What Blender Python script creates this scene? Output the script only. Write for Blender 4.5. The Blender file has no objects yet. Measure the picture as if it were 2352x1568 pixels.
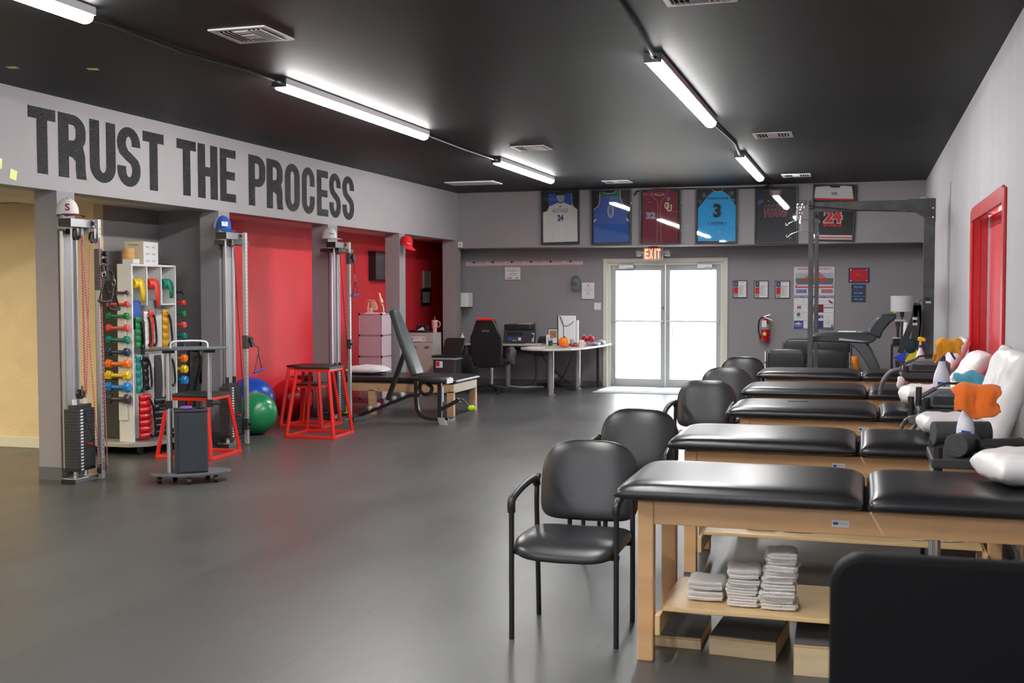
import bpy, math, random
from mathutils import Vector, Matrix, Euler
random.seed(7)
PI = math.pi
SC = bpy.context.scene
C = SC.collection
# ---------------------------------------------------------------- camera
F, YAW, PITCH, ROLL, EYE = 2640.0, .2966, -.0432, -.0018, 1.6
cam = bpy.data.cameras.new('camera'); camo = bpy.data.objects.new('camera', cam); C.objects.link(camo)
cam.lens = F / 2352 * 36; cam.sensor_width = 36; cam.clip_start = .05; cam.clip_end = 300
cam.dof.use_dof = True; cam.dof.focus_distance = 9.0; cam.dof.aperture_fstop = 5.0
_f = Vector((-math.sin(YAW) * math.cos(PITCH), math.cos(YAW) * math.cos(PITCH), math.sin(PITCH)))
_r = Vector((math.cos(YAW), math.sin(YAW), 0)); _u = _r.cross(_f)
_r2 = math.cos(ROLL) * _r + math.sin(ROLL) * _u; _u2 = -math.sin(ROLL) * _r + math.cos(ROLL) * _u
_m = Matrix((_r2, _u2, -_f)).transposed().to_4x4(); _m.translation = (0, 0, EYE)
camo.matrix_world = _m
SC.camera = camo
# ---------------------------------------------------------------- world, sun, exposure
W = bpy.data.worlds.new('sky'); SC.world = W; W.use_nodes = True
bg = W.node_tree.nodes['Background']; bg.inputs[0].default_value = (.93, .97, 1, 1); bg.inputs[1].default_value = 6.0
SC.view_settings.view_transform = 'Standard'; SC.view_settings.look = 'None'
SC.view_settings.exposure = 0.75; SC.view_settings.gamma = 1; SC.view_settings.use_curve_mapping = False
sun = bpy.data.lights.new('sun', 'SUN'); sun.energy = 7; sun.angle = .01; sun.color = (1, .96, .9)
suno = bpy.data.objects.new('sun', sun); C.objects.link(suno); suno.rotation_euler = (math.radians(-27), math.radians(5), 0)
TUBE = 62.0           # emission of the ceiling tubes
try:
    SC.cycles.max_bounces = 8; SC.cycles.diffuse_bounces = 4; SC.cycles.glossy_bounces = 3; SC.cycles.transmission_bounces = 4
    SC.cycles.transparent_max_bounces = 8; SC.cycles.sample_clamp_indirect = 4; SC.cycles.use_denoising = True
    SC.cycles.caustics_reflective = False; SC.cycles.caustics_refractive = False
except Exception: pass
def area(name, loc, rot, sx, sy, power, col=(1, 1, 1), portal=False):
    l = bpy.data.lights.new(name, 'AREA'); l.shape = 'RECTANGLE'; l.size = sx; l.size_y = sy; l.energy = power; l.color = col
    if portal: l.cycles.is_portal = True
    o = bpy.data.objects.new(name, l); C.objects.link(o); o.location = loc; o.rotation_euler = rot; return o
area('door_portal', (-3.13, 19.15, 1.05), (PI / 2, 0, 0), 1.9, 2.1, 1, portal=True)   # faces -y, into the room
area('rear_fill', (-2.8, -4.9, 1.6), (-PI / 2, 0, 0), 6.0, 2.0, 260, (.93, .97, 1))  # added fill for camera-facing surfaces; the rear wall has no window
area('side_room_lamp', (-9.3, 6.2, 2.44), (0, 0, 0), 1.2, 2.4, 130, (1, .83, .56))
area('side_room_lamp', (-9.3, 1.5, 2.44), (0, 0, 0), 1.2, 2.4, 70, (1, .83, .56))
# ---------------------------------------------------------------- materials
MATS = {}
def lin(c):
    if isinstance(c, str):
        c = [int(c[i:i + 2], 16) / 255 for i in (0, 2, 4)]
        c = [x / 12.92 if x <= .04045 else ((x + .055) / 1.055) ** 2.4 for x in c]
    return tuple(c)
def mat(name, col, rough=.5, metal=0, spec=.5, bump=0, bscale=60, var=0, vscale=4, emit=None, estr=1, coat=0, stretch=None, sheen=0):
    if name in MATS: return MATS[name]
    m = bpy.data.materials.new(name); m.use_nodes = True; n = m.node_tree.nodes; l = m.node_tree.links
    p = n['Principled BSDF']; c = lin(col)
    p.inputs['Base Color'].default_value = (*c, 1); p.inputs['Roughness'].default_value = rough; p.inputs['Metallic'].default_value = metal
    p.inputs['Specular IOR Level'].default_value = spec
    if coat: p.inputs['Coat Weight'].default_value = coat; p.inputs['Coat Roughness'].default_value = .12
    if sheen: p.inputs['Sheen Weight'].default_value = sheen
    if emit: p.inputs['Emission Color'].default_value = (*lin(emit), 1); p.inputs['Emission Strength'].default_value = estr
    if bump or var:
        tc = n.new('ShaderNodeTexCoord'); src = tc.outputs['Object']
        if stretch:
            mp = n.new('ShaderNodeMapping'); l.new(src, mp.inputs[0]); mp.inputs['Scale'].default_value = stretch; src = mp.outputs[0]
    if bump:
        t = n.new('ShaderNodeTexNoise'); t.inputs['Scale'].default_value = bscale; t.inputs['Detail'].default_value = 3; l.new(src, t.inputs[0])
        b = n.new('ShaderNodeBump'); b.inputs['Strength'].default_value = bump; b.inputs['Distance'].default_value = .01
        l.new(t.outputs[0], b.inputs['Height']); l.new(b.outputs[0], p.inputs['Normal'])
    if var:
        t = n.new('ShaderNodeTexNoise'); t.inputs['Scale'].default_value = vscale; t.inputs['Detail'].default_value = 4; l.new(src, t.inputs[0])
        r = n.new('ShaderNodeMapRange'); r.inputs[1].default_value = .3; r.inputs[2].default_value = .7; r.inputs[3].default_value = 1 - var; r.inputs[4].default_value = 1 + var
        l.new(t.outputs[0], r.inputs[0])
        x = n.new('ShaderNodeVectorMath'); x.operation = 'SCALE'; x.inputs[0].default_value = c; l.new(r.outputs[0], x.inputs['Scale'])
        l.new(x.outputs[0], p.inputs['Base Color'])
    MATS[name] = m; return m
def glassy(name, gloss=.1, tint=(1, 1, 1), rough=.02):
    if name in MATS: return MATS[name]
    m = bpy.data.materials.new(name); m.use_nodes = True; n = m.node_tree.nodes; l = m.node_tree.links
    n.remove(n['Principled BSDF']); o = n['Material Output']
    t = n.new('ShaderNodeBsdfTransparent'); t.inputs[0].default_value = (*tint, 1); g = n.new('ShaderNodeBsdfGlossy'); g.inputs['Roughness'].default_value = rough
    fr = n.new('ShaderNodeLayerWeight'); fr.inputs[0].default_value = .5; pw = n.new('ShaderNodeMath'); pw.operation = 'POWER'; pw.inputs[1].default_value = 4; l.new(fr.outputs['Facing'], pw.inputs[0])
    ma = n.new('ShaderNodeMath'); ma.operation = 'MULTIPLY_ADD'; ma.inputs[1].default_value = .8; ma.inputs[2].default_value = .035 + gloss * .3; l.new(pw.outputs[0], ma.inputs[0])
    x = n.new('ShaderNodeMixShader'); l.new(ma.outputs[0], x.inputs[0]); l.new(t.outputs[0], x.inputs[1]); l.new(g.outputs[0], x.inputs[2]); l.new(x.outputs[0], o.inputs[0])
    MATS[name] = m; return m
m_gray = mat('wall_gray', (.275, .257, .272), .62, bump=.25, bscale=55, var=.04, vscale=1.5)
m_grayd = mat('wall_gray_deep', (.27, .255, .268), .65, bump=.2, bscale=55, var=.04, vscale=1.5)
m_head = mat('header_gray', (.345, .322, .334), .6, bump=.25, bscale=45, var=.03, vscale=1.5)
m_right = mat('wall_light_gray', (.40, .395, .415), .6, bump=.15, bscale=40, var=.06, vscale=2.5, stretch=(1, 1, .12))
m_red = mat('wall_red', (.86, .045, .06), .42, bump=.35, bscale=45, var=.05, vscale=2)
m_cream = mat('wall_cream', (.72, .58, .34), .6, bump=.45, bscale=34, var=.05)
m_base = mat('vinyl_base', (.115, .12, .125), .5)
m_basew = mat('trim_cream', (.68, .66, .55), .4)
m_ceil = mat('ceiling_black', (.0060, .0068, .0082), .55, spec=.28, bump=.12, bscale=30, var=.2, vscale=1.2, stretch=(.25, 1.5, 1))
m_black = mat('black_plastic', (.012, .012, .013), .4)
m_blackm = mat('black_metal', (.014, .014, .016), .32, spec=.5)
m_blk2 = mat('charcoal_plastic', (.035, .037, .042), .45)
m_leather = mat('black_vinyl', (.010, .010, .012), .30, spec=.6, bump=.06, bscale=160, var=.1)
m_leather2 = mat('grey_black_vinyl', (.018, .019, .022), .33, spec=.65, bump=.06, bscale=160)
m_steel = mat('brushed_steel', (.42, .43, .45), .3, 1, bump=.05, bscale=30, stretch=(1, 1, .05))
m_chrome = mat('chrome', (.75, .76, .78), .12, 1)
m_alu = mat('aluminium', (.52, .53, .56), .38, .85)
m_silver = mat('silver_paint', (.45, .47, .5), .35, .5)
m_darksteel = mat('dark_steel', (.08, .085, .085), .42, .7, bump=.15, bscale=80, var=.2)
m_white = mat('white_plastic', (.78, .78, .79), .35)
m_paper = mat('paper', (.75, .75, .76), .6)
m_wood = mat('maple', (.69, .41, .20), .38, var=.10, vscale=5, stretch=(.35, 3, 3))
m_woodl = mat('maple_shelf', (.80, .56, .28), .35, var=.05, vscale=5, stretch=(.35, 3, 3))
m_woodp = mat('plywood', (.72, .56, .34), .5, var=.12, vscale=6, stretch=(.4, 3, 3))
m_pine = mat('pine', (.66, .42, .23), .45, var=.12, vscale=5, stretch=(.35, 3, 3))
m_rubber = mat('rubber_grey', (.10, .10, .105), .8, bump=.3, bscale=200)
m_redp = mat('red_steel_paint', (.72, .02, .012), .35)
m_redt = mat('red_door_lit', (.80, .11, .14), .25, coat=.5)  # door panel: the frame's red, lightened to carry the sheen of reflected light
m_redtrim = mat('red_gloss_trim', (.60, .006, .012), .3, coat=.3)
m_towel = mat('white_terry', (.90, .87, .84), .9, bump=.8, bscale=170)
m_pillow = mat('white_vinyl', (.72, .70, .71), .36, bump=.55, bscale=5.5)
m_beige = mat('laminate_beige', (.62, .56, .45), .45)
m_whitel = mat('laminate_white', (.72, .73, .72), .4)
m_greige = mat('laminate_greige', (.42, .39, .36), .45)
def col(name, c, rough=.45, **k): return mat(name, c, rough, **k)
K = dict(purple=(.055, .03, .075), red=(.75, .05, .03), green=(.01, .22, .06), coral=(.78, .10, .07), teal=(.01, .20, .15), navy=(.02, .045, .09),
         orange=(.85, .20, .02), yellow=(.80, .52, .01), blue=(.02, .22, .55), dgrey=(.05, .05, .045))
def kc(n, r=.4): return mat('neoprene_' + n, K[n], r)
# ---------------------------------------------------------------- mesh builder
class B:
    def __init__(s): s.v = []; s.f = []
    def add(s, vs, fs, M=None):
        o = len(s.v)
        s.v += [tuple(M @ Vector(p)) for p in vs] if M is not None else [tuple(p) for p in vs]
        s.f += [tuple(i + o for i in f) for f in fs]; return s
    def box(s, x0, x1, y0, y1, z0, z1, M=None):
        vs = [(x, y, z) for z in (z0, z1) for y in (y0, y1) for x in (x0, x1)]
        return s.add(vs, [(0, 2, 3, 1), (4, 5, 7, 6), (0, 1, 5, 4), (2, 6, 7, 3), (0, 4, 6, 2), (1, 3, 7, 5)], M)
    def cbox(s, c, d, M=None, rot=None):
        T = Matrix.Translation(c) @ (Euler(rot).to_matrix().to_4x4() if rot else Matrix())
        if M is not None: T = M @ T
        return s.box(-d[0] / 2, d[0] / 2, -d[1] / 2, d[1] / 2, -d[2] / 2, d[2] / 2, T)
    def bar(s, a, b, w, h, up=(0, 0, 1)):      # rectangular bar from a to b
        a, b = Vector(a), Vector(b); d = (b - a).normalized(); u = Vector(up); r = d.cross(u)
        if r.length < 1e-4: u = Vector((0, 1, 0)); r = d.cross(u)
        r.normalize(); u = r.cross(d); vs = []
        for p in (a, b):
            for i, j in ((-1, -1), (1, -1), (1, 1), (-1, 1)): vs.append(p + r * (i * w / 2) + u * (j * h / 2))
        return s.add(vs, [(3, 2, 1, 0), (4, 5, 6, 7), (0, 1, 5, 4), (1, 2, 6, 5), (2, 3, 7, 6), (3, 0, 4, 7)])
    def cyl(s, a, b, r, r2=None, n=14, caps=True):
        a, b = Vector(a), Vector(b); r2 = r if r2 is None else r2; d = (b - a).normalized()
        u = d.orthogonal().normalized(); w = d.cross(u); vs = []
        for p, q in ((a, r), (b, r2)):
            for i in range(n): t = 2 * PI * i / n; vs.append(p + u * (q * math.cos(t)) + w * (q * math.sin(t)))
        fs = [(i, (i + 1) % n, n + (i + 1) % n, n + i) for i in range(n)]
        if caps: fs += [tuple(range(n - 1, -1, -1)), tuple(range(n, 2 * n))]
        return s.add(vs, fs)
    def tube(s, pts, r, n=8, smooth=0, closed=False):
        pts = [Vector(p) for p in pts]
        for _ in range(smooth):
            q = [pts[0]]
            for i in range(len(pts) - 1): q += [pts[i] * .75 + pts[i + 1] * .25, pts[i] * .25 + pts[i + 1] * .75]
            pts = q + [pts[-1]]
        vs = []; m = len(pts); u = None
        for k, p in enumerate(pts):
            if closed: d = (pts[(k + 1) % m] - pts[k - 1]).normalized()
            else: d = (pts[min(k + 1, m - 1)] - pts[max(k - 1, 0)]).normalized()
            u = d.orthogonal().normalized() if u is None else (u - d * u.dot(d)).normalized()
            w = d.cross(u); rr = r[k * (len(r) - 1) // (m - 1)] if isinstance(r, (list, tuple)) else r
            for i in range(n): t = 2 * PI * i / n; vs.append(p + u * (rr * math.cos(t)) + w * (rr * math.sin(t)))
        fs = [(k * n + i, k * n + (i + 1) % n, ((k + 1) % m) * n + (i + 1) % n, ((k + 1) % m) * n + i) for k in range(m if closed else m - 1) for i in range(n)]
        if not closed: fs += [tuple(range(n - 1, -1, -1)), tuple(range((m - 1) * n, m * n))]
        return s.add(vs, fs)
    def lathe(s, prof, c=(0, 0, 0), n=20, M=None, sx=1, sy=1):
        vs = []; fs = []
        for r, z in prof:
            for i in range(n): t = 2 * PI * i / n; vs.append((c[0] + sx * r * math.cos(t), c[1] + sy * r * math.sin(t), c[2] + z))
        for k in range(len(prof) - 1):
            for i in range(n): fs.append((k * n + i, k * n + (i + 1) % n, (k + 1) * n + (i + 1) % n, (k + 1) * n + i))
        fs += [tuple(range(n - 1, -1, -1)), tuple(range((len(prof) - 1) * n, len(prof) * n))]
        return s.add(vs, fs, M)
    def prism(s, pts, O, U, V, N):       # polygon pts (u,v) placed at O, extruded by the vector N
        O, U, V, N = Vector(O), Vector(U), Vector(V), Vector(N); n = len(pts)
        ar = sum(pts[i][0] * pts[(i + 1) % n][1] - pts[(i + 1) % n][0] * pts[i][1] for i in range(n))
        if (ar > 0) != (U.cross(V).dot(N) > 0): pts = pts[::-1]
        a = [O + U * p[0] + V * p[1] for p in pts]
        return s.add(a + [p + N for p in a], [tuple(range(n - 1, -1, -1)), tuple(range(n, 2 * n))] + [(i, (i + 1) % n, n + (i + 1) % n, n + i) for i in range(n)])
    def ribbon(s, path, t, O, U, V, N, closed=False):    # flat stroke of width t, extruded by N
        O, U, V, N = Vector(O), Vector(U), Vector(V), Vector(N); n = len(path); L = []; R = []
        P = [Vector(p) for p in path]
        for i in range(n):
            a = P[i - 1] if (i or closed) else P[0]; c = P[(i + 1) % n] if (i < n - 1 or closed) else P[-1]; b = P[i]
            d1 = (b - a); d2 = (c - b); d1 = d1.normalized() if d1.length > 1e-9 else d2.normalized(); d2 = d2.normalized() if d2.length > 1e-9 else d1
            n1 = Vector((-d1.y, d1.x)); n2 = Vector((-d2.y, d2.x)); m = (n1 + n2).normalized(); k = t / 2 / max(.5, m.dot(n1))
            L.append(b + m * k); R.append(b - m * k)
        vs = []
        for i in range(n):
            for q in (L[i], R[i]): p = O + U * q.x + V * q.y; vs += [p, p + N]
        fs = []
        for i in range(n if closed else n - 1):
            a, b = 4 * i, 4 * ((i + 1) % n)
            fs += [(a + 1, a + 3, b + 3, b + 1), (a, b, b + 2, a + 2), (a, a + 1, b + 1, b), (a + 2, b + 2, b + 3, a + 3)]
        if not closed: e = 4 * (n - 1); fs += [(0, 2, 3, 1), (e, e + 1, e + 3, e + 2)]
        return s.add(vs, fs)
    def sell(s, c, h, ev=.5, eh=.2, nu=12, nv=40, M=None, f=None):      # superellipsoid cushion
        def sp(x, e): return math.copysign(abs(x) ** e, x)
        vs = []; fs = []
        for i in range(1, nu):
            a = -PI / 2 + PI * i / nu
            for j in range(nv):
                b = 2 * PI * j / nv
                p = Vector((h[0] * sp(math.cos(a), ev) * sp(math.cos(b), eh), h[1] * sp(math.cos(a), ev) * sp(math.sin(b), eh), h[2] * sp(math.sin(a), ev)))
                if f: p = f(p)
                vs.append(p + Vector(c))
        m = nu - 1
        for i in range(m - 1):
            for j in range(nv): fs.append((i * nv + j, i * nv + (j + 1) % nv, (i + 1) * nv + (j + 1) % nv, (i + 1) * nv + j))
        fs += [tuple(range(nv - 1, -1, -1)), tuple(range((m - 1) * nv, m * nv))]
        return s.add(vs, fs, M)
    def cushion(s, c, sx, sy, sz, M=None, nx=26, ny=22, e=.5, wr=0, seed=0, flat=.5, pw=6):   # pillow / pad: two height-mapped sheets
        rnd = random.Random(seed); ph = [rnd.uniform(0, 6) for _ in range(8)]; k = []
        for sgn in (1, -1):
            g = []
            for i in range(nx + 1):
                for j in range(ny + 1):
                    u = -math.cos(PI * i / nx) * .6 + (2 * i / nx - 1) * .4; v = -math.cos(PI * j / ny) * .6 + (2 * j / ny - 1) * .4
                    t = (max(0, 1 - abs(u) ** pw) * max(0, 1 - abs(v) ** pw)) ** e
                    w = wr * (math.sin(7 * u + 4 * v + ph[0]) * .5 + math.sin(13 * u - 9 * v + ph[1]) * .3 + math.sin(21 * v + 8 * u + ph[2]) * .25) * (1 if t > .02 else 0) * min(1, t * 2)
                    pin = 1 - .05 * (abs(v) ** 2) * (wr > 0); pin2 = 1 - .05 * (abs(u) ** 2) * (wr > 0)
                    g.append((u * sx / 2 * pin, v * sy / 2 * pin2, sgn * sz * t * (flat if sgn < 0 else 1) + w * sz * sgn))
            k.append(g)
        vs = k[0] + k[1]; o = len(k[0]); fs = []
        for i in range(nx):
            for j in range(ny):
                a = i * (ny + 1) + j; fs.append((a, a + ny + 1, a + ny + 2, a + 1)); fs.append((o + a, o + a + 1, o + a + ny + 2, o + a + ny + 1))
        T = Matrix.Translation(c); T = T @ M if M is not None else T
        return s.add(vs, fs, T)
    def obj(s, name, m, parent=None, bev=0, smooth=False, seg=2, kind=None, label=None, weld=False):
        me = bpy.data.meshes.new(name); me.from_pydata(s.v, [], s.f); me.update()
        if m is not None: me.materials.append(m)
        if smooth: me.polygons.foreach_set('use_smooth', [True] * len(me.polygons))
        o = bpy.data.objects.new(name, me); C.objects.link(o)
        if smooth and smooth != 2:
            try: me.set_sharp_from_angle(angle=math.radians(38))
            except Exception: pass
        if weld: w = o.modifiers.new('weld', 'WELD'); w.merge_threshold = .0004
        if bev:
            b = o.modifiers.new('bevel', 'BEVEL'); b.width = bev; b.segments = seg; b.limit_method = 'ANGLE'; b.angle_limit = .6
        if parent is not None: o.parent = parent
        if kind: o['kind'] = kind
        if label: o['label'] = label
        return o
def thing(name, label, cat, loc=(0, 0, 0), rz=0, group=None, rot=None):
    o = bpy.data.objects.new(name, None); C.objects.link(o); o.empty_display_size = .1
    o.location = loc; o.rotation_euler = rot or (0, 0, rz); o['label'] = label; o['category'] = cat
    if group: o['group'] = group
    return o
def tag(o, label, cat, group=None):
    o['label'] = label; o['category'] = cat
    if group: o['group'] = group
    return o
KIDS = {}
def dup(root, loc, rz=None, label=None, group=None):
    if root.name not in KIDS: KIDS[root.name] = [(c, list(c.children)) for c in root.children]
    r = root.copy(); C.objects.link(r); r.location = loc
    if rz is not None: r.rotation_euler = (0, 0, rz)
    if label: r['label'] = label
    if group: r['group'] = group
    for ch, gs in KIDS[root.name]:
        c = ch.copy(); C.objects.link(c); c.parent = r
        for g in gs: d = g.copy(); C.objects.link(d); d.parent = c
    return r
def struct(name, b, m, **k): o = b.obj(name, m, **k); o['kind'] = 'structure'; return o
TXT = {}
def text(s, m, O, U, V, h, w=None, parent=None, name='lettering', thick=.001, fat=.0, align='C', shear=0, label=None):
    O, U, V = Vector(O), Vector(U).normalized(), Vector(V).normalized(); N = U.cross(V)
    key = (s, fat, shear)
    if key not in TXT:
        cu = bpy.data.curves.new('t', 'FONT'); cu.body = s; cu.offset = fat; cu.shear = shear; cu.resolution_u = 3; cu.extrude = 0
        ob = bpy.data.objects.new('t', cu); me = bpy.data.meshes.new_from_object(ob)
        TXT[key] = ([v.co.copy() for v in me.vertices], [tuple(p.vertices) for p in me.polygons]); bpy.data.objects.remove(ob); bpy.data.meshes.remove(me)
    vs, fs = TXT[key]
    if not vs: return None
    x0 = min(v.x for v in vs); x1 = max(v.x for v in vs); y0 = min(v.y for v in vs); y1 = max(v.y for v in vs)
    sy = h / (y1 - y0); sx = (w / (x1 - x0)) if w else sy; off = {'C': (x0 + x1) / 2, 'L': x0}[align]
    b = B(); b.add([O + U * ((v.x - off) * sx) + V * ((v.y - (y0 + y1) / 2) * sy) + N * thick for v in vs], fs)
    return b.obj(name, m, parent, label=label)
def rr(x0, y0, x1, y1, r, n=6, ry=None):       # rounded rectangle, counter-clockwise
    p = []; ry = ry or r
    for cx, cy, a in ((x1 - r, y0 + ry, -90), (x1 - r, y1 - ry, 0), (x0 + r, y1 - ry, 90), (x0 + r, y0 + ry, 180)):
        for i in range(n + 1): t = math.radians(a + 90 * i / n); p.append((cx + r * math.cos(t), cy + ry * math.sin(t)))
    return p
X, Y, Z = Vector((1, 0, 0)), Vector((0, 1, 0)), Vector((0, 0, 1))
def Rz(a): return Matrix.Rotation(a, 4, 'Z')
def Rx(a): return Matrix.Rotation(a, 4, 'X')
def Ry(a): return Matrix.Rotation(a, 4, 'Y')
def T(*a): return Matrix.Translation(a)
# ================================================================ ROOM
LX, RX, YB, YW, H, HS, HC = -6.525, .875, 18.25, 18.95, 3.25, 2.46, 2.49
def floor_mat():
    m = mat('floor_rubber', (.062, .063, .062), .4); n = m.node_tree.nodes; l = m.node_tree.links; p = n['Principled BSDF']
    tc = n.new('ShaderNodeTexCoord'); sp = n.new('ShaderNodeSeparateXYZ'); l.new(tc.outputs['Object'], sp.inputs[0])
    a = n.new('ShaderNodeMath'); a.operation = 'ADD'; a.inputs[1].default_value = 25.53; l.new(sp.outputs[0], a.inputs[0])
    d = n.new('ShaderNodeMath'); d.operation = 'DIVIDE'; d.inputs[1].default_value = 1.22; l.new(a.outputs[0], d.inputs[0])
    fl = n.new('ShaderNodeMath'); fl.operation = 'FLOOR'; l.new(d.outputs[0], fl.inputs[0]); fr = n.new('ShaderNodeMath'); fr.operation = 'FRACT'; l.new(d.outputs[0], fr.inputs[0])
    wn = n.new('ShaderNodeTexWhiteNoise'); wn.noise_dimensions = '1D'; l.new(fl.outputs[0], wn.inputs['W'])
    sm = n.new('ShaderNodeMath'); sm.operation = 'LESS_THAN'; sm.inputs[1].default_value = .004; l.new(fr.outputs[0], sm.inputs[0])
    no = n.new('ShaderNodeTexNoise'); no.inputs['Scale'].default_value = .9; no.inputs['Detail'].default_value = 6; no.inputs['Roughness'].default_value = .65
    mp = n.new('ShaderNodeMapping'); mp.inputs['Scale'].default_value = (1, .45, 1); l.new(tc.outputs['Object'], mp.inputs[0]); l.new(mp.outputs[0], no.inputs[0])
    r1 = n.new('ShaderNodeMapRange'); r1.inputs[1].default_value = .25; r1.inputs[2].default_value = .75; r1.inputs[3].default_value = .82; r1.inputs[4].default_value = 1.22; l.new(no.outputs[0], r1.inputs[0])
    r2 = n.new('ShaderNodeMapRange'); r2.inputs[3].default_value = .94; r2.inputs[4].default_value = 1.07; l.new(wn.outputs['Value'], r2.inputs[0])
    mu = n.new('ShaderNodeMath'); mu.operation = 'MULTIPLY'; l.new(r1.outputs[0], mu.inputs[0]); l.new(r2.outputs[0], mu.inputs[1])
    s1 = n.new('ShaderNodeMapRange'); s1.inputs[3].default_value = 1; s1.inputs[4].default_value = .6; l.new(sm.outputs[0], s1.inputs[0])
    mu2 = n.new('ShaderNodeMath'); mu2.operation = 'MULTIPLY'; l.new(mu.outputs[0], mu2.inputs[0]); l.new(s1.outputs[0], mu2.inputs[1])
    x = n.new('ShaderNodeVectorMath'); x.operation = 'SCALE'; x.inputs[0].default_value = (.062, .0635, .063); l.new(mu2.outputs[0], x.inputs['Scale']); l.new(x.outputs[0], p.inputs['Base Color'])
    r3 = n.new('ShaderNodeMapRange'); r3.inputs[1].default_value = .3; r3.inputs[2].default_value = .7; r3.inputs[3].default_value = .29; r3.inputs[4].default_value = .42; l.new(no.outputs[0], r3.inputs[0]); l.new(r3.outputs[0], p.inputs['Roughness'])
    b1 = n.new('ShaderNodeTexNoise'); b1.inputs['Scale'].default_value = 130; l.new(tc.outputs['Object'], b1.inputs[0])
    bu = n.new('ShaderNodeBump'); bu.inputs['Strength'].default_value = .12; bu.inputs['Distance'].default_value = .004; l.new(b1.outputs[0], bu.inputs['Height']); l.new(bu.outputs[0], p.inputs['Normal'])
    return m
struct('floor', B().box(-12, 1.3, -5, 18.95, -.1, 0).box(-12, -6.75, 18.95, 22.6, -.1, 0), floor_mat())
struct('ceiling', B().box(-6.75, RX, -5, 18.25, H, H + .1), m_ceil)
struct('wall_right', B().box(RX, RX + .2, -5, 8.03, 0, H).box(RX, RX + .2, 10.43, 18.95, 0, H).box(RX, RX + .2, 8.03, 10.43, 2.27, H), m_right)
struct('wall_rear', B().box(-12, 1.3, -5.2, -5, 0, H), m_gray)
struct('wall_left', B().box(-12.2, -12, -5.2, 10, 0, 2.6), m_cream)
struct('wall_side', B().box(-12, -7.4, 9.85, 10.0, 0, 2.6), m_cream)
struct('wall_alcove', B().box(-7.5, -7.4, 10.0, 10.97, 0, 2.6).box(-7.4, -6.75, 10.97, 11.03, 0, 2.6), m_grayd)
struct('wall_red', B().box(-7.5, -7.4, 11.03, 22.6, 0, 2.6), m_red)
struct('wall_desk', B().box(-6.75, -6.70, 18.38, 18.95, 0, 2.6).box(-6.85, -6.75, 18.38, 22.6, 0, 2.6).box(-7.4, -6.85, 22.5, 22.6, 0, 2.6), m_gray)
struct('wall_header', B().box(-6.75, LX, -5, YB, HS, H), m_head)
struct('wall_bulkhead', B().box(-6.75, RX, YB, 19.15, 2.33, H + .1), m_gray)
for i, (a, b) in enumerate([(-3.6, -3.37), (8.2, 8.43), (10.75, 10.97), (13.34, 13.62), (15.70, 15.93), (18.12, 18.38)]):
    struct('column', B().box(-6.75, LX, a, b, 0, HS), m_gray)
    struct('baseboard_%s' % 'abcdef'[i], B().box(-6.755, LX + .006, a - .006, b + .006, 0, .11), m_base)
struct('wall_back', B().box(-6.75, -4.17, YW, 19.15, 0, 2.33).box(-2.13, 1.3, YW, 19.15, 0, 2.33).box(-4.17, -2.13, YW, 19.15, 2.13, 2.33), m_gray)
struct('baseboard_back', B().box(-6.7, -4.2, YW - .008, YW, 0, .095).box(-2.1, RX, YW - .008, YW, 0, .095), m_base)
struct('baseboard_side', B().box(-12, -7.4, 9.835, 9.85, 0, .11), m_basew, bev=.004)
struct('baseboard_right', B().box(RX - .006, RX, -5, 8.0, 0, .1).box(RX - .006, RX, 10.5, YW, 0, .1), m_base)
# drop ceiling of the side room and bays: tiles proud of a grid
dc = struct('ceiling_tiles', B().box(-12, -6.75, -5, 22.6, HC + .025, HC + .08), mat('tile_grid', (.30, .26, .20), .6))
mt = mat('ceiling_tile', (.80, .73, .62), .8, bump=.4, bscale=120); tile = None
for i in range(4):
    for j in range(32):
        x1 = -6.77 - i * .62; y0 = 2.6 + j * .62
        if y0 > 21.9 or (i > 1 and y0 > 9.3) or (x1 < -7.4 and y0 > 9.3): continue
        if tile is None: tile = B().box(-.605, 0, 0, .605, 0, .02).obj('tile', mt, dc); o = tile
        else: o = tile.copy(); C.objects.link(o); o.parent = dc
        o.location = (x1, y0, HC)
struct('trim_seam', B().box(-6.7, RX, YW - .012, YW, 2.125, 2.33), m_grayd)
# outside
struct('ground', B().box(-40, 40, 19.15, 80, -.12, -.02), mat('concrete', (.55, .54, .52), .8))
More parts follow.
